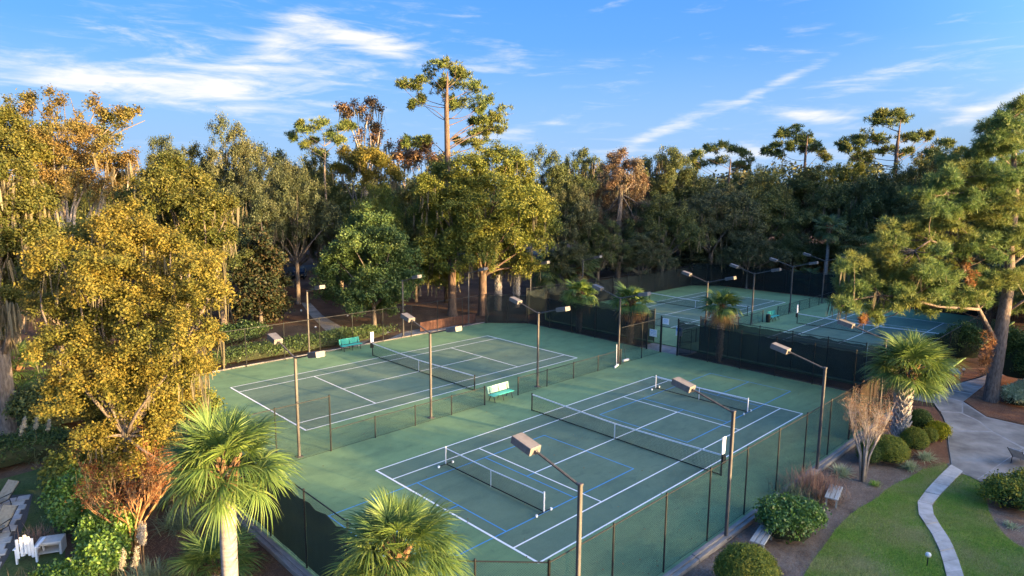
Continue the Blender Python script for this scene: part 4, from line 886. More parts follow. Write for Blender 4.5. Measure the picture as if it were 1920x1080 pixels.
def wood(label, px, top, depth, wpx, k, mat, rz=None):
    me, tr, ms, W, H = VAR[k]; loc = base_at(px, depth); h = zat(px, top, depth)-GZ; sx = wpx/FPX*depth/W
    t = thing('oak_tree' if mat != 'orange' else 'gum_tree', label, 'tree', loc, rnd.uniform(0, 6.28) if rz is None else rz, WOODG, (sx, sx, h/H))
    c = obj('crown', me, t); c.material_slots[0].link = 'OBJECT'; c.material_slots[0].material = M[mat]
    obj('trunk', tr, t)
    if ms: o = obj('hanging_moss', ms, t); o['kind'] = 'stuff'
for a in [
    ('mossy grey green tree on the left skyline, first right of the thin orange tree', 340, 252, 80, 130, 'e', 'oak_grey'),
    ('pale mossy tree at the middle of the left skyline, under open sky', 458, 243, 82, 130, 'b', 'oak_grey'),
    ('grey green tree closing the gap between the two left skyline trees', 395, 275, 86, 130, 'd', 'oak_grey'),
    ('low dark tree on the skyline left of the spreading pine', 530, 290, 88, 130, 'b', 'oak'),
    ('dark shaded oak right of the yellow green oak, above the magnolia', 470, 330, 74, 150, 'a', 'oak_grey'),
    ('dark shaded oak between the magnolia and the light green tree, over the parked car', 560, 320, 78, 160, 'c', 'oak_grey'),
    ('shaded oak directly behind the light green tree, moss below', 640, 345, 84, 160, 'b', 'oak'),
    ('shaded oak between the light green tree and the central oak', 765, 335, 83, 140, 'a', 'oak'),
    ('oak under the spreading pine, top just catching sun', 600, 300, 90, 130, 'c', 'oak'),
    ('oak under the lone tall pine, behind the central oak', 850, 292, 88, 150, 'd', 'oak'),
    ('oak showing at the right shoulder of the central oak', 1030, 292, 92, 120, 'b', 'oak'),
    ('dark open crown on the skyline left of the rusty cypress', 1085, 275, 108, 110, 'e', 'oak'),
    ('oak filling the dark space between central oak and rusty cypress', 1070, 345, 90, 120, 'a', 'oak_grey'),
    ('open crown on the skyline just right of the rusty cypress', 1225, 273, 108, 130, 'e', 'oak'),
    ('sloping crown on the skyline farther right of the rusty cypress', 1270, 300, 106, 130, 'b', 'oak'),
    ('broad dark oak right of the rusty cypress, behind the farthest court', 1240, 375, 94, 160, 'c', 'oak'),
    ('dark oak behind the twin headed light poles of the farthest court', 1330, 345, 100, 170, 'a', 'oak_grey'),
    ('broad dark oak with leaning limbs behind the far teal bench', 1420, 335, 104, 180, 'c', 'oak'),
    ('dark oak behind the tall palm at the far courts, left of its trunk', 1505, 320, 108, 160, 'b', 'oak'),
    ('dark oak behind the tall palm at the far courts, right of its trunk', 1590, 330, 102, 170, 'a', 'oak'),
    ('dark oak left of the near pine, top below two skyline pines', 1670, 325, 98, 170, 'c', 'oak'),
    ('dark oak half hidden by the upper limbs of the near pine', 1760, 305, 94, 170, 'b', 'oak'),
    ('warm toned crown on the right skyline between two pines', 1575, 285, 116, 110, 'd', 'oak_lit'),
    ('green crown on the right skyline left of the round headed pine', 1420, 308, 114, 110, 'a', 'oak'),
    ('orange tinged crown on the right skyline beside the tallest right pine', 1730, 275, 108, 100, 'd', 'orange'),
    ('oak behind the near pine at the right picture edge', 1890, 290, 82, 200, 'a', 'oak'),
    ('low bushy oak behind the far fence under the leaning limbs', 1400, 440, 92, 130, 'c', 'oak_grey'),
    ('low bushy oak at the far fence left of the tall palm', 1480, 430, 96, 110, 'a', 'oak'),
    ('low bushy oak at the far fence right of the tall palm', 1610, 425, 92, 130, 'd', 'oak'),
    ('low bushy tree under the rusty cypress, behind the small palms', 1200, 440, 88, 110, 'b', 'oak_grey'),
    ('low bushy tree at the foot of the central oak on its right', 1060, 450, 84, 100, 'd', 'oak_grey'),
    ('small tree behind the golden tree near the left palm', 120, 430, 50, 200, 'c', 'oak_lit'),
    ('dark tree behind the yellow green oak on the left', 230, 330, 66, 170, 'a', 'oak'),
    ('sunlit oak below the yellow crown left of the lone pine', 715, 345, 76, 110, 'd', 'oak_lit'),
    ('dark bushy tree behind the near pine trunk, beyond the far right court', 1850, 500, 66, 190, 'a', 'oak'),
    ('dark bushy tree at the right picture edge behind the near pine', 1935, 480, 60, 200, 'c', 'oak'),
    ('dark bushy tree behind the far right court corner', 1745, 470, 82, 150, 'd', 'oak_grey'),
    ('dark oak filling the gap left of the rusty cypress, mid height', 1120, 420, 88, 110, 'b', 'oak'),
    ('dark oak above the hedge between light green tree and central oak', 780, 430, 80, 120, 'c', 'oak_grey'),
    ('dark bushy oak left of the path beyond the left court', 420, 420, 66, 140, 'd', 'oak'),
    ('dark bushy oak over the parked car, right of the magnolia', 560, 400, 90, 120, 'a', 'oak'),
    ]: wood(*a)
# pines
def pine(name, label, px, depth, top, pads, mat, seed, r=.32, bark='bark_warm', L=.42, wd=.05, tufts=26, per=9, dj=2.0, loc=None, group=None):
    loc = base_at(px, depth) if loc is None else np.array(loc); r_ = random.Random(seed); rng = np.random.default_rng(seed)
    t = thing(name, label, 'tree', loc, group=group); P_ = []; h = zat(px, top, depth)-GZ; k = depth/FPX; mb = MB()
    mb.tube([(0, 0, -.3), (0, 0, h*.1), (.1, .05, h*.5), (-.05, .1, h*.78), (.1, 0, h*.92)], [r*1.1, r*.9, r*.75, r*.5, r*.1], 8)
    pads = list(pads)+[(q[0]+r_.uniform(-.9, .9)*q[2], q[1]+r_.uniform(-8, 12), q[2]*.6, q[3]*.7 if len(q) > 3 else q[2]*.3) for q in pads]
    n0 = len(pads)//2
    for iq, q in enumerate(pads):
        x, y, rx = q[:3]; ry = q[3] if len(q) > 3 else rx*.42
        c = pt(x, y, depth+r_.uniform(-dj, dj))-loc; P_.append((tuple(c), (rx*k*1.0, rx*k*1.0, ry*k*1.0)))
        rz_ = max(h*.25, min(h*.95, c[2]-.42*math.hypot(c[0], c[1])-.5)); rt = np.array([0, 0, rz_])
        if iq < n0: limb_tubes(mb, rt, [c-np.array([0, 0, ry*k*.5])], max(.04, r*.2*(1-rz_/h)+.03), rng, -.09, 5, .02, 6)
        for _ in range(2 if iq < n0 else 0):
            q_ = c+rng.normal(size=3)*np.array([rx, rx, ry])*k*.55; mb.tube([c*.8+rt*.2, tuple(q_)], [.03, .012], 4, False)
    obj('crown', pads_mesh('crown', seed, P_, tufts, L, wd, per, M[mat]), t); obj('trunk', mb.mesh('trunk', M[bark], True), t)
    return t
pine('pine_tree', 'lone tall pine standing high above the skyline near the centre', 841, 80, 108, [
    (835, 122, 30, 10), (803, 140, 20, 10), (868, 135, 22, 9), (775, 160, 20, 9), (753, 156, 12, 7), (882, 163, 24, 9), (903, 188, 20, 12), (850, 158, 26, 9), (820, 166, 22, 9), (788, 186, 10, 7), (776, 193, 7, 5), (872, 193, 24, 11), (895, 205, 16, 8), (842, 185, 16, 8),
    (918, 222, 15, 9), (940, 212, 16, 9), (930, 234, 18, 10), (905, 228, 14, 7), (884, 226, 9, 5), (905, 262, 20, 8), (890, 248, 14, 6), (766, 264, 11, 8), (785, 266, 13, 8), (800, 262, 8, 5), (868, 268, 12, 6), (856, 135, 16, 8), (912, 242, 14, 7)], 'pine', 41, .52, L=.5, wd=.075, tufts=34)
pine('pine_tree', 'spreading flat topped pine on the skyline left of the slim rusty tree', 618, 82, 262, [(600, 236, 20, 7), (572, 246, 16, 6), (546, 254, 12, 6), (640, 240, 16, 6), (622, 258, 16, 6), (574, 272, 10, 5), (656, 236, 10, 5), (588, 262, 10, 5), (640, 262, 12, 5), (560, 238, 8, 4), (598, 285, 14, 6)], 'pine', 42, .26, 'bark', L=.5, wd=.07, tufts=50)
pine('pine_tree', 'round headed pine on the right skyline', 1495, 110, 234, [(1490, 243, 22, 8), (1470, 252, 16, 7), (1512, 256, 18, 7), (1455, 271, 15, 7), (1443, 283, 11, 6), (1530, 272, 12, 6), (1480, 272, 12, 6), (1508, 280, 12, 5), (1540, 288, 14, 6), (1460, 292, 12, 5), (1500, 262, 16, 7)], 'pine', 43, .4, L=.65, wd=.09, tufts=34)
pine('pine_tree', 'tallest pine on the right skyline, umbrella shaped top', 1660, 104, 203, [(1666, 212, 30, 8), (1640, 224, 14, 7), (1694, 222, 14, 7), (1662, 232, 20, 7), (1622, 258, 20, 8), (1597, 264, 18, 7), (1650, 262, 20, 8), (1700, 258, 16, 7), (1724, 252, 11, 6), (1742, 258, 9, 5), (1600, 282, 14, 7), (1692, 288, 14, 6), (1578, 268, 10, 5), (1668, 282, 18, 7), (1630, 290, 14, 6)], 'pine', 44, .48, L=.65, wd=.09, tufts=34)
pine('pine_tree', 'open pine on the skyline above the far courts, sky through its crown', 1358, 114, 278, [(1310, 287, 15, 7), (1342, 280, 17, 7), (1370, 280, 18, 7), (1394, 292, 14, 7), (1402, 306, 12, 7), (1352, 300, 15, 6), (1318, 308, 14, 7), (1380, 312, 14, 7), (1298, 300, 9, 6)], 'pine', 45, .35, L=.65, wd=.09, tufts=34)
pine('pine_tree', 'pine with clumped green crown on the skyline near the right edge', 1790, 96, 262, [(1770, 268, 14, 6), (1792, 280, 16, 7), (1752, 285, 16, 7), (1810, 296, 16, 8), (1775, 300, 18, 7), (1740, 300, 14, 6)], 'pine', 46, .3, L=.6, wd=.08, tufts=34)
# the big near pine on the right
loc = gr(1858, 752); D0 = float((loc-CP) @ FW); t = thing('pine_tree', 'large grey trunked pine beside the path, long limb over the far court', 'tree', loc)
rng = np.random.default_rng(47); r_ = random.Random(47); mb = MB(); q = lambda x, y, d=0: tuple(pt(x, y, D0+d)-loc)
mb.tube([(0, 0, -.3), (0, 0, 0), q(1862, 715), q(1872, 660), q(1880, 600, -.2), q(1893, 530, .2), q(1893, 460, .5), q(1905, 380, .3), q(1900, 310), q(1905, 240), q(1900, 195)], [.56, .48, .42, .40, .38, .32, .27, .22, .17, .11, .04], 12)
limbs = {'a': [q(1872, 650), q(1845, 600, -.6), q(1822, 555, -1.2), q(1806, 500, -1.8), q(1775, 465, -2.2), q(1745, 450, -2.6), q(1715, 470, -3)], 'b': [q(1835, 580, -1), q(1810, 578, -1.6), q(1760, 575, -2.2), q(1700, 560, -2.6), q(1650, 553, -3), q(1600, 562, -3.3), q(1578, 575, -3.5)],
         'c': [q(1893, 500, .2), q(1930, 470, 1), q(1970, 440, 1.6)], 'd': [q(1880, 590, 0), q(1925, 560, -.6), q(1980, 545, -1)], 'e': [q(1806, 500, -1.8), q(1790, 420, -2), q(1775, 360, -2.2)], 'f': [q(1900, 400, .3), q(1850, 360, -.5), q(1800, 335, -1.2)], 'g': [q(1902, 320), q(1870, 285, -.8), q(1850, 260, -1)]}
for k, v in limbs.items(): mb.tube(v, [(.17 if k == 'a' else .10)*(1-.12*i) for i in range(len(v))], 7)
limb_pts = [np.array(p) for v in limbs.values() for p in v]+[np.array(q(1893, y, .3)) for y in (480, 420, 360, 300, 250)]
pads = []
for x, y, rp in [(1620, 500, 26), (1655, 480, 26), (1690, 500, 28), (1640, 530, 26), (1600, 535, 20), (1585, 560, 18), (1725, 490, 26), (1700, 540, 26), (1745, 520, 26), (1670, 450, 22), (1700, 440, 24), (1735, 440, 22), (1770, 520, 24), (1775, 555, 20), (1730, 570, 18), (1670, 565, 16), (1625, 585, 14), (1780, 400, 26), (1750, 400, 22), (1810, 390, 26), (1770, 350, 24), (1810, 350, 28), (1850, 345, 28), (1840, 310, 24), (1880, 325, 28), (1870, 275, 26), (1900, 270, 26), (1862, 240, 20), (1890, 225, 24), (1912, 205, 22), (1925, 250, 30), (1935, 320, 32), (1870, 380, 26), (1915, 390, 28), (1850, 410, 26), (1890, 430, 26), (1835, 450, 24), (1870, 470, 24), (1925, 450, 28), (1845, 520, 20), (1815, 475, 20), (1905, 520, 22), (1790, 310, 20), (1760, 460, 20), (1935, 560, 24), (1838, 555, 16), (1725, 360, 18), (1830, 280, 16), (1800, 560, 14)]:
    for rep in range(4):
        c = pt(x+r_.uniform(-20, 20), y+r_.uniform(-14, 14), D0+r_.uniform(-2.6, 2.2)-(1.5 if x < 1800 else 0))-loc; k_ = rp/FPX*D0
        pads.append((tuple(c), (k_*1.05, k_*1.05, k_*.65)))
        j = min(range(len(limb_pts)), key=lambda i: np.linalg.norm(limb_pts[i]-c)); limb_tubes(mb, limb_pts[j], [c], .045, rng, -.05, 4, .012, 4)
obj('crown', pads_mesh('crown', 47, pads, 170, .34, .026, 11, M['pine_near']), t); obj('trunk', mb.mesh('trunk', M['bark_pine'], True), t)
bp = [(tuple(pt(x, y, D0-2.2)-loc), (rr/FPX*D0*.8, rr/FPX*D0*.8, rr/FPX*D0)) for x, y, rr in ((1812, 495, 14), (1822, 520, 12), (1848, 650, 18), (1845, 685, 18), (1620, 600, 10))]
o = obj('dead_needle_clump', pads_mesh('dead_needle_clump', 48, bp, 130, .3, .03, 8, M['pine_brown']), t)
obj('hanging_moss', moss_mesh('hanging_moss', 49, [(p[0], p[1]) for p in pads[:40]], 70, 1.0, M['moss']), t)['kind'] = 'stuff'
# far wood reading as one mass, and an unseen wood added beyond the right picture edge to shade the courts
def mass(label, spots, mat, seed):
    r_ = random.Random(seed); Vs = []; nq = 0
    for X, Y, h, wd in spots:
        V, W, H = RAW[r_.choice('abcd')]; a = r_.uniform(0, 6.28); ca, sa = math.cos(a)*wd/W, math.sin(a)*wd/W
        Vs.append(np.stack([V[:, 0]*ca-V[:, 1]*sa+X, V[:, 0]*sa+V[:, 1]*ca+Y, V[:, 2]*h/H+GZ-1.0], 1))
    V = np.concatenate(Vs); o = obj('woodland', mesh_np('woodland', V, np.arange(len(V)).reshape(-1, 4), M[mat])); return tag(o, label, 'wood', None, 'stuff')
sp = []
for i, px in enumerate(range(-500, 2500, 62)):
    for d, top in ((112+rnd.uniform(-6, 6), 345), (132+rnd.uniform(-8, 8), 318)):
        if px < 420: d *= .72
        p = base_at(px+rnd.uniform(-25, 25), d); sp.append((p[0], p[1], zat(px, top+rnd.uniform(-16, 16), d)-GZ, rnd.uniform(13, 17)))
for px in range(1150, 2250, 34):
    p = base_at(px+rnd.uniform(-12, 12), rnd.uniform(101, 113)); sp.append((p[0], p[1], rnd.uniform(5, 7.5), rnd.uniform(8, 11)))
for px in range(1840, 2150, 40):
    p = base_at(px+rnd.uniform(-12, 12), rnd.uniform(66, 80)); sp.append((p[0], p[1], rnd.uniform(5, 7), rnd.uniform(8, 10)))
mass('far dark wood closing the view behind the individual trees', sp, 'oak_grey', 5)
sp = []
for i in range(26):
    x = 60+i*3.2; sp.append((x+rnd.uniform(-2, 2), -16-rnd.uniform(0, 22)-(6 if x < 60 else 0), rnd.uniform(20, 25), rnd.uniform(11, 15)))
for i in range(20): sp.append((-22+i*3.4+rnd.uniform(-1, 1), -24-rnd.uniform(0, 6), rnd.uniform(5.8, 6.9), rnd.uniform(6, 8)))
for i in range(26): sp.append((40+i*3.2+rnd.uniform(-1, 1), -15-rnd.uniform(0, 5), rnd.uniform(6, 8), rnd.uniform(7, 9)))
mass('unseen wood and hedges outside the right picture edge, added to shade the courts', sp, 'oak', 6)

# ------------------------------------------------------------------ palms
p = base_at(444, 17.8); palm('tall foreground sabal palm at the left, smooth ringed grey trunk', p, zat(448, 852, 17.8)-GZ, .215, 1.72, 46, 61, 'smooth', 'palm', (.1, .05), 0, emin=-22)
p = base_at(752, 17.0); palm('foreground sabal palm at the bottom centre, seen from above its crown', p, zat(752, 1012, 17.0)-GZ, .2, 1.6, 46, 62, 'smooth', 'palm', (0, 0), 0, emin=-20)
p = gr(1685, 835); palm('sunlit sabal palm right of the near court, white crosshatched trunk', p, 4.3, .37, 2.2, 56, 63, 'half', 'palm', (.1, -.12), 0, emin=-22)
palm('leftmost sabal palm, golden lit fronds at the left picture edge', gr(35, 785), 3.0, .26, 2.3, 36, 64, 'half', 'palm', dead=12, emin=-65)
palm('small sabal palm in the walkway left of the twin headed light pole', (32.0, 25.0, GZ), 3.7, .2, 1.9, 46, 65, 'half', 'palm', dead=12, emin=-60, far=True)
palm('small sabal palm in the walkway right of the squeegee light pole', (32.0, 18.9, GZ), 3.7, .2, 2.0, 46, 66, 'half', 'palm', dead=16, emin=-62, far=True)
palm('small round headed sabal palm in front of the farthest court', (32.0, 10.1, GZ), 4.5, .17, 1.7, 46, 67, 'half', 'palm', dead=18, emin=-62, far=True)
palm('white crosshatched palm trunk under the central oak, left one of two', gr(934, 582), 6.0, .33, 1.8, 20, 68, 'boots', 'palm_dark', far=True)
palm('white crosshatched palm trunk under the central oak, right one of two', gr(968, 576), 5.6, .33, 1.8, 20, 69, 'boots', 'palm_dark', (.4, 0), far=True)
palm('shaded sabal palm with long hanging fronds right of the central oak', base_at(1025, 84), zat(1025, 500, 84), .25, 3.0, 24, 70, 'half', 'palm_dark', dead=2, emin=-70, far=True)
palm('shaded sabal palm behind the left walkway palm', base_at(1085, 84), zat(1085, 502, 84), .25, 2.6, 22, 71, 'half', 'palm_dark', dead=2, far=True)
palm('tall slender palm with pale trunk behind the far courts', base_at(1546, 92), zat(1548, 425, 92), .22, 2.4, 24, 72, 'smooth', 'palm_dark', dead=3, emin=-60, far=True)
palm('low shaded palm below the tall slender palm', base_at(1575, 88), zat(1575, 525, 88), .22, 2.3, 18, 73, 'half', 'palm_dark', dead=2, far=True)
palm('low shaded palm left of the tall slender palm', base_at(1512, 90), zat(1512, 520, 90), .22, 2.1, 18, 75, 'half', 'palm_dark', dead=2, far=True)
palm('young trunkless sabal palm at the foot of the tall foreground palm', gr(405, 1085), .3, .16, 1.6, 30, 74, 'none', 'palm', dead=2, emin=8)

# ------------------------------------------------------------------ shrubs and grasses on the right
shrub('clipped_bush', 'large round clipped bush with golden top at the bottom right of the near fence', 'bush', base_at(1399, 22.6), (1.12, 1.12), 1.75, .055, 9000, M['box'], 81, 'round clipped bushes')
shrub('leafy_bush', 'loose broad glossy green bush between the two wooden benches', 'bush', gr(1478, 1003), (1.45, 1.15), 1.5, .12, 3600, M['shrub'], 82, lump=.5)
shrub('clipped_bush', 'round clipped green bush behind the bare crape myrtle', 'bush', gr(1664, 868), (.95, .95), 1.45, .06, 5200, M['box'], 83, 'round clipped bushes')
shrub('clipped_bush', 'round clipped green bush at the foot of the lit palm, right side', 'bush', gr(1712, 845), (.68, .68), 1.3, .06, 3600, M['box'], 84, 'round clipped bushes')
shrub('clipped_bush', 'small clipped bush just below the bright yellow shrub', 'bush', gr(1742, 832), (.38, .38), .9, .055, 1700, M['box'], 85, 'round clipped bushes')
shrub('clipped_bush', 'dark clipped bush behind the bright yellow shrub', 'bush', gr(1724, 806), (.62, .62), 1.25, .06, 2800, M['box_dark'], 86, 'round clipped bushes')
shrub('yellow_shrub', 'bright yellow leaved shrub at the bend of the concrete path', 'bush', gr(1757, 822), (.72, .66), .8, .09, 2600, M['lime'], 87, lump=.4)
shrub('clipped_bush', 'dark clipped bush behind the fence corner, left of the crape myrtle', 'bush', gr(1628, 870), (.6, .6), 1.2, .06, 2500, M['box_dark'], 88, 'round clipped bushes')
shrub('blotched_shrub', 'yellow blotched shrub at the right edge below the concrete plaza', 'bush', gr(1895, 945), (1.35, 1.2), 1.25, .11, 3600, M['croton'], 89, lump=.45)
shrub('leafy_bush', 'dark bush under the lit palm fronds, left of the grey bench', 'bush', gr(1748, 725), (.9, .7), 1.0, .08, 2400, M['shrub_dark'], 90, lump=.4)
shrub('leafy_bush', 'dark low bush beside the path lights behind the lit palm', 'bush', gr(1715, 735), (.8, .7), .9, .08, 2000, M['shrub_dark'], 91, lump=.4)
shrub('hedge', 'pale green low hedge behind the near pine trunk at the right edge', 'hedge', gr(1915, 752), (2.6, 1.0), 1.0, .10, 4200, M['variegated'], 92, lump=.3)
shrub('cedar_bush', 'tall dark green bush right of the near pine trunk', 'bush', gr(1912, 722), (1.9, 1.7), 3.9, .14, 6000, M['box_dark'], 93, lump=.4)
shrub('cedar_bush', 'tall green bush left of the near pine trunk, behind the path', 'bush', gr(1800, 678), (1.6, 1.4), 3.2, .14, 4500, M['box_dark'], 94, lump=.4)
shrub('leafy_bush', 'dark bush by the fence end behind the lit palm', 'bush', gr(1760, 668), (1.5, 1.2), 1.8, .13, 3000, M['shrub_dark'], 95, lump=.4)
def tuft(label, loc, n, L, wd, mat, seed, plumes=0, up=.8, droop=.5, spread=.12, name='ornamental_grass', pl=.42):
    t = thing(name, label, 'grass clump', loc); obj('blades', tuft_mesh('blades', seed, n, L, wd, M[mat], spread, up, droop), t)
    r_ = random.Random(seed)
    for i in range(plumes):
        x, y, z = r_.uniform(-.75, .75), r_.uniform(-.75, .75), L*r_.uniform(1.0, 1.6); ob = MB().tube([(x*.4, y*.4, 0), (x*.8, y*.8, z*.6), (x, y, z)], .008, 4)
        s_ = obj('plume_stalk', ob.mesh('plume_stalk', M['tangrass']), t)
        L_ = [((x+.02*k, y, z+.1*k*pl/.42), (.075-.008*k, .075-.008*k, .10*pl/.42)) for k in range(5)]
        obj('plume', crown_mesh('plume', seed+i, L_, 130, 4, .07, M['plume'], .03, .3), s_)
    return t
tuft('pale variegated grass clump by the fence left of the crape myrtle', gr(1578, 890), 190, .72, .03, 'variegated', 101)
tuft('pale variegated grass clump below the clipped bushes, right one', gr(1736, 862), 200, .7, .03, 'variegated', 102)
tuft('pale variegated grass clump below the clipped bushes, left one', gr(1706, 880), 200, .7, .03, 'variegated', 103)
tuft('small green grass tuft in the mulch right of the crape myrtle', gr(1642, 910), 90, .35, .025, 'grass', 104)
tuft('small pale grass tuft in the bed at the right edge', gr(1897, 988), 90, .35, .025, 'variegated', 105)
tuft('pinkish feathery grass behind the glossy bush along the fence', gr(1528, 925), 700, 1.3, .022, 'pinkgrass', 106, 0, .95, .25, .45)
tuft('greenish feathery grass clump beside the pinkish grass at the fence', gr(1490, 935), 420, .95, .022, 'bluegrass', 107, 0, .9, .3, .4)
# bare crape myrtle
def crape(label, loc, h, spread, mat_leaf, leafn, seed, bark, nstem=7, name='crape_myrtle', leaf=.07):
    t = thing(name, label, 'small tree', loc); rng = np.random.default_rng(seed); mb = MB(); tips = []
    for i in range(nstem):
        a = i*2.4+rng.uniform(-.3, .3); rad = spread*rng.uniform(.25, .55); p0 = np.array([math.cos(a)*.08, math.sin(a)*.08, -.1]); p1 = np.array([math.cos(a)*rad*.35, math.sin(a)*rad*.35, h*.35]); p2 = np.array([math.cos(a)*rad, math.sin(a)*rad, h*.68])
        mb.tube([p0, p1, p2], [.05, .038, .024], 6)
        for j in range(5):
            b = a+rng.uniform(-1.2, 1.2); st = p1+(p2-p1)*rng.uniform(.1, 1); q1 = st+np.array([math.cos(b)*spread*.2, math.sin(b)*spread*.2, h*.16]); q2 = q1+np.array([math.cos(b)*spread*.15, math.sin(b)*spread*.15, h*.16])*rng.uniform(.6, 1.2)
            mb.tube([st, q1, q2], [.02, .013, .006], 5)
            for k in range(7):
                s_ = q1+(q2-q1)*rng.uniform(0, 1); e = s_+np.array([rng.normal()*.16, rng.normal()*.16, abs(rng.normal())*.26+.08])*h/2.6; mb.tube([s_, e], [.007, .003], 3, False); tips.append(e)
    obj('stems', mb.mesh('stems', M[bark], True), t); L_ = [(tuple(p), (.13, .13, .12)) for p in tips]
    obj('dry_foliage', crown_mesh('dry_foliage', seed, L_, leafn, 3, leaf, M[mat_leaf], .05, .35), t)
crape('bare pale stemmed crape myrtle with reddish twigs beside the right fence', gr(1617, 903), 3.8, 1.2, 'rust', 950, 111, 'bark_white', 9)
crape('leafless orange stemmed shrub with red leaves under the golden tree', gr(250, 1040), 3.6, 2.6, 'redleaf', 1100, 112, 'twig', 11, leaf=.1)

# ------------------------------------------------------------------ planting at the left
shrub('hedge', 'long low hedge in front of the fence at the left court, beside the teal bench', 'hedge', (8.5, 36.3, GZ), (11.0, 1.5), 1.15, .16, 9000, M['shrub_dark'], 121, lump=.16)
shrub('hedge', 'clipped dark hedge along the far side of the pool lawn at the left edge', 'hedge', gr(10, 875), (3.4, 1.1), 1.5, .11, 6500, M['shrub_dark'], 122, lump=.3)
shrub('leafy_bush', 'tall dark glossy bush under the golden tree, beside the pool lawn', 'bush', gr(150, 1000), (1.0, 1.0), 2.3, .14, 4200, M['shrub'], 123, lump=.45)
shrub('leafy_bush', 'dark bush in deep shade between pale table and orange stemmed shrub', 'bush', gr(205, 1052), (.9, .8), 2.0, .12, 3600, M['shrub'], 124, lump=.45)
shrub('leafy_bush', 'bright green bush at the bottom left in front of the pale table', 'bush', base_at(125, 22.3), (1.3, .9), 1.0, .12, 3600, M['shrub'], 125, lump=.4)
shrub('leafy_bush', 'tall green bush below the orange stemmed shrub at the bottom left', 'bush', base_at(202, 23), (.75, .75), 1.7, .12, 3400, M['shrub'], 126, lump=.45)
shrub('leafy_bush', 'rust leaved low bush between the golden tree and front palm', 'bush', gr(372, 945), (1.2, .9), 1.2, .13, 1800, M['rust'], 127, lump=.4, core=False)
shrub('leafy_bush', 'dark undergrowth at the foot of the golden tree, left side', 'bush', gr(190, 930), (2.2, 1.6), 2.4, .17, 4200, M['oak_lit'], 128, lump=.35)
shrub('leafy_bush', 'dense undergrowth below the left palm, golden tree to its right', 'bush', gr(110, 800), (2.4, 2.0), 2.8, .17, 4200, M['oak'], 129, lump=.35)
shrub('leafy_bush', 'undergrowth behind the golden tree beside the left court corner', 'bush', gr(330, 800), (2.6, 2.0), 2.6, .17, 4500, M['oak_lit'], 130, lump=.35)
shrub('leafy_bush', 'low shrubs behind the hedge and fence near the golden tree', 'bush', gr(440, 640), (3.5, 2.0), 1.5, .2, 3200, M['shrub_dark'], 131, lump=.3)
tuft('pampas grass clump with cream plumes at the edge of the pool hedge', gr(68, 862), 360, 1.3, .025, 'bluegrass', 141, 4, .85, .5, .3)
tuft('pampas grass clump with cream plumes under the orange stemmed shrub', base_at(272, 22.6), 520, 1.25, .025, 'bluegrass', 142, 5, .85, .5, .3, pl=.5)
tuft('soft green grass mound left of the foreground palm trunk', gr(345, 985), 520, 1.15, .022, 'bluegrass', 143, 0, .8, .6, .35)
tuft('tan dry grass clump at the bottom left corner', base_at(60, 21.8), 420, 1.15, .022, 'tangrass', 144, 0, .95, .3, .45)
tuft('red brown grass clump behind the white chair at the bottom left', gr(68, 1018), 220, .75, .022, 'pinkgrass', 145, 0, .95, .2, .25)
# wooden paling wall, path lights, pool furniture, car
t = thing('paling_wall', 'low red brown paling wall behind the fence at the left court corner', 'wall', (20.5, 35.3, GZ)); m_ = MB()
for i in range(62): m_.bbox((i*.115, .02*math.sin(i*1.7), .48+.015*math.sin(i*2.9)), (.1, .05, .96), .008)
m_.part('paling', M['picket'], t, world=False)['kind'] = 'stuff'; MB().box((3.5, .07, .8), (7.1, .05, .09)).part('rail', M['picket'], t, world=False)
def plight(label, q, h=.4):
    t = thing('path_light', label, 'path light', gr(*q), group='small path lights'); MB().tube([(0, 0, -.05), (0, 0, h)], .018, 6).part('stake', M['black'], t, world=False)
    MB().lathe([(.03, h-.02), (.09, h+.02), (.105, h+.08), (.08, h+.14), (.02, h+.17)], 10).part('globe', M['globe'], t, world=False)
plight('small white globe light on the lawn left of the stepping path', (1738, 1062)); plight('small path light near the pine straw bed behind the lit palm', (1727, 740)); plight('small path light beside the grey bench by the concrete path', (1806, 704))
plight('small path light by the curved path behind the left court, far one', (565, 590)); plight('small path light by the curved path behind the left court, near one', (592, 622)); plight('small path light under the light green tree', (652, 600))
def lounge(label, q, rz, sl, fr):
    t = thing('pool_lounger', label, 'lounger', gr(*q), rz, 'pool loungers'); up = np.array([0, math.sin(.75), .0])
    MB().add([(-.3, -.7, .38), (.3, -.7, .38), (.3, .25, .38), (-.3, .25, .38), (-.3, -.7, .41), (.3, -.7, .41), (.3, .25, .41), (-.3, .25, .41)], [(3, 2, 1, 0), (4, 5, 6, 7), (0, 1, 5, 4), (1, 2, 6, 5), (2, 3, 7, 6), (3, 0, 4, 7)]).part('seat', M[sl], t, world=False)
    MB().add([(-.3, .26, .38), (.3, .26, .38), (.3, .8, .95), (-.3, .8, .95), (-.3, .24, .41), (.3, .24, .41), (.3, .78, .98), (-.3, .78, .98)], [(3, 2, 1, 0), (4, 5, 6, 7), (0, 1, 5, 4), (1, 2, 6, 5), (2, 3, 7, 6), (3, 0, 4, 7)]).part('backrest', M[sl], t, world=False)
    for s_ in (-1, 1):
        MB().tube([(s_*.33, -.72, .37), (s_*.33, .25, .37), (s_*.33, .82, .97)], .02, 6).part('side_rail', M[fr], t, world=False)
        for y in (-.55, .3): MB().tube([(s_*.33, y, .37), (s_*.33, y+.05, 0)], .018, 6).part('leg', M[fr], t, world=False)
        MB().tube([(s_*.36, -.2, .38), (s_*.36, -.15, .6), (s_*.36, .4, .62)], .018, 6).part('armrest', M[fr], t, world=False)
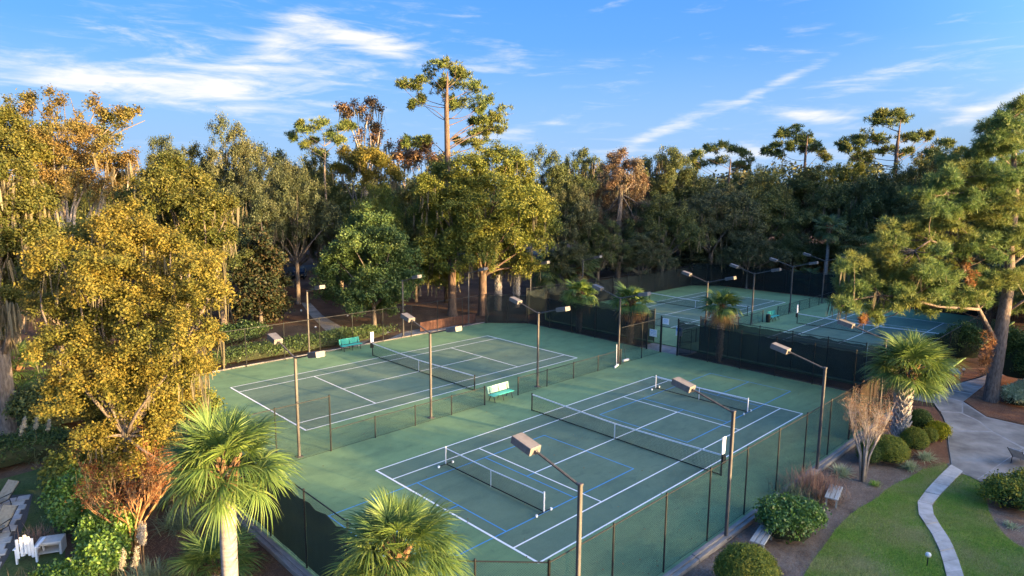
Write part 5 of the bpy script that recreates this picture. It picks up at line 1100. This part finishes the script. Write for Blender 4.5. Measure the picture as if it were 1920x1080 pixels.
lounge('tan sling pool lounger with dark frame on the pavers, farther one', (-4, 955), R(-60), 'sling', 'black'); lounge('tan sling pool lounger with dark frame on the pavers, nearer one', (-8, 1008), R(-50), 'sling', 'black'); lounge('pale lounger cut by the right picture edge on the concrete plaza', (1916, 872), R(70), 'tablestone', 'black')
t = thing('side_table', 'pale stone box table with open front on the pool lawn', 'table', gr(97, 1035), R(-25))
MB().bbox((0, 0, .5), (.85, .62, .09), .02).part('top', M['tablestone'], t, world=False)
for x in (-.38, .38): MB().box((x, 0, .225), (.08, .58, .455)).part('side_panel', M['tablestone'], t, world=False)
MB().box((0, .26, .225), (.68, .06, .455)).part('back_panel', M['tablestone'], t, world=False); MB().box((0, -.02, .12), (.68, .5, .04)).part('shelf', M['tablestone'], t, world=False)
t = thing('white_chair', 'white slatted garden chair left of the pale table at the bottom left', 'chair', gr(58, 1048), R(150))
for k in range(5): MB().bbox((-.24+.12*k, .28+.03*abs(k-2), .62+.06*(2-abs(k-2))), (.1, .03, .75), .01).part('back_slat', M['white'], t, world=False)
for k in range(4): MB().bbox((0, -.25+.13*k, .38), (.58, .11, .03), .008).part('seat_slat', M['white'], t, world=False)
for s_ in (-1, 1):
    MB().bbox((s_*.34, -.02, .6), (.12, .75, .03), .01).part('armrest', M['white'], t, world=False)
    for y in (-.3, .28): MB().box((s_*.32, y, .29), (.06, .08, .58)).part('leg', M['white'], t, world=False)
def car(label, loc, rz):
    t = thing('parked_car', label, 'car', loc, rz); m_ = MB()
    pr = [(-2.2, .35), (2.2, .35), (2.25, .7), (2.1, .95), (1.1, 1.05), (.5, 1.55), (-1.3, 1.6), (-2.1, 1.1), (-2.25, .8)]
    n = len(pr); m_.add([(x, s_*.88*(1 if z < 1.1 else .82), z) for s_ in (-1, 1) for x, z in pr], [tuple(range(n)), tuple(range(2*n-1, n-1, -1))]+[(i, i+n, (i+1) % n+n, (i+1) % n) for i in range(n)]); m_.part('body', M['carpaint'], t, world=False)
    MB().add([(1.08, -.74, 1.09), (1.08, .74, 1.09), (.55, .68, 1.52), (.55, -.68, 1.52)], [(0, 1, 2, 3)]).part('windscreen', M['carglass'], t, world=False)
    for s_ in (-1, 1):
        MB().box((-.4, s_*.81, 1.3), (1.5, .03, .34)).part('side_window', M['carglass'], t, world=False); MB().box((2.2, s_*.62, .72), (.1, .4, .16)).part('headlight', M['chrome'], t, world=False)
        for x in (-1.35, 1.4):
            wl = MB().tube([(x, s_*.72, .34), (x, s_*.92, .34)], .34, 14).part('wheel', M['tyre'], t, world=False); MB().tube([(x, s_*.9, .34), (x, s_*.935, .34)], .2, 10).part('rim', M['chrome'], wl, world=False)
    MB().box((2.23, 0, .62), (.06, .7, .12)).part('grille', M['chrome'], t, world=False)
car('dark parked car in deep shade beyond the path, left of the light green tree', base_at(562, 100), YAW+math.pi+.2)
# ground cover: lawn blades, pine straw
rng = np.random.default_rng(9)
def blades(n, polys, box, L, wd, name, label, mat, flatlie=False, z=GZ+.01, excl=()):
    P = np.stack([rng.uniform(box[0], box[1], n), rng.uniform(box[2], box[3], n)], 1); k = np.zeros(n, bool)
    for q in polys: k |= inpoly(P, q)
    for q in excl: k &= ~inpoly(P, q)
    P = P[k]; n = len(P); P = P+rng.normal(size=P.shape)*(.05 if not flatlie else 0); a = rng.uniform(0, 6.283, n); l = L*rng.uniform(.5, 1.2, n); zz = np.full(n, z); dx, dy = np.cos(a), np.sin(a)
    e = rng.uniform(.05, .35, n) if flatlie else rng.uniform(.5, 1.4, n)
    B0 = np.stack([P[:, 0]-dy*wd/2, P[:, 1]+dx*wd/2, zz], 1); B1 = np.stack([P[:, 0]+dy*wd/2, P[:, 1]-dx*wd/2, zz], 1); T = np.stack([P[:, 0]+dx*l*np.cos(e), P[:, 1]+dy*l*np.cos(e), zz+l*np.sin(e)], 1)
    V = np.stack([B0, B1, T], 1).reshape(-1, 3); o = obj(name, mesh_np(name, V, np.arange(n*3).reshape(-1, 3), M[mat])); return tag(o, label, 'ground cover', None, 'stuff')
la = np.concatenate([np.array(x) for x in lawns]); blades(200000, lawns, (la[:, 0].min(), min(24, la[:, 0].max()), -16, -5), .085, .014, 'grass', 'mown green grass of the lawn right of the near court', 'grass')
ex = lawns+[P2(Lq)+P2(Rq)[::-1]]
blades(52000, [[(-3, -16), (-3, -3.95), (26.3, -3.95), (26.3, -14)]], (-3, 26.3, -16, -3.95), .16, .012, 'pine_straw', 'fallen pine straw on the mulch bed along the right fence', 'straw', True, excl=ex+[P2([(1785, 878), (1779, 842), (1776, 805), (1766, 775), (1752, 757), (1850, 783), (1960, 800), (1980, 905), (1845, 905), (1801, 888)])])
blades(12000, [redbed1, redbed2, redbed3], (18, 50, -14, -3), .2, .014, 'pine_straw', 'fallen pine straw on the red brown beds round the near pine', 'straw', True)
blades(16000, [[(-14, 4), (-6.9, -1), (-6.9, 12), (-12, 13)]], (-14, -6.9, -1, 13), .18, .014, 'pine_straw', 'fallen leaves and straw round the foot of the foreground palm', 'straw', True)

def litter(n, box, name, label, edge):
    P = np.stack([rng.uniform(box[0], box[1], n), rng.uniform(box[2], box[3], n)], 1)
    m_ = rng.random(n) < edge; P[m_, 1] = np.where(rng.random(m_.sum()) < .5, box[2]+rng.exponential(.8, m_.sum()), box[3]-rng.exponential(.8, m_.sum())); P[:, 1] = np.clip(P[:, 1], box[2], box[3])
    V, Fq = leaf_arrays(np.concatenate([P, np.full((n, 1), .035)], 1), nrm(rng.normal(size=(n, 3))*.25+np.array([0, 0, 1])), .085, rng, .6); V[:, 2] = np.maximum(V[:, 2], .018)
    tag(obj(name, mesh_np(name, V, Fq, M['litter'])), label, 'leaf litter', None, 'stuff')
litter(650, (-6, 30.3, -3.3, 33.5), 'fallen_leaves', 'few brown fallen leaves scattered over the two near courts', .45)
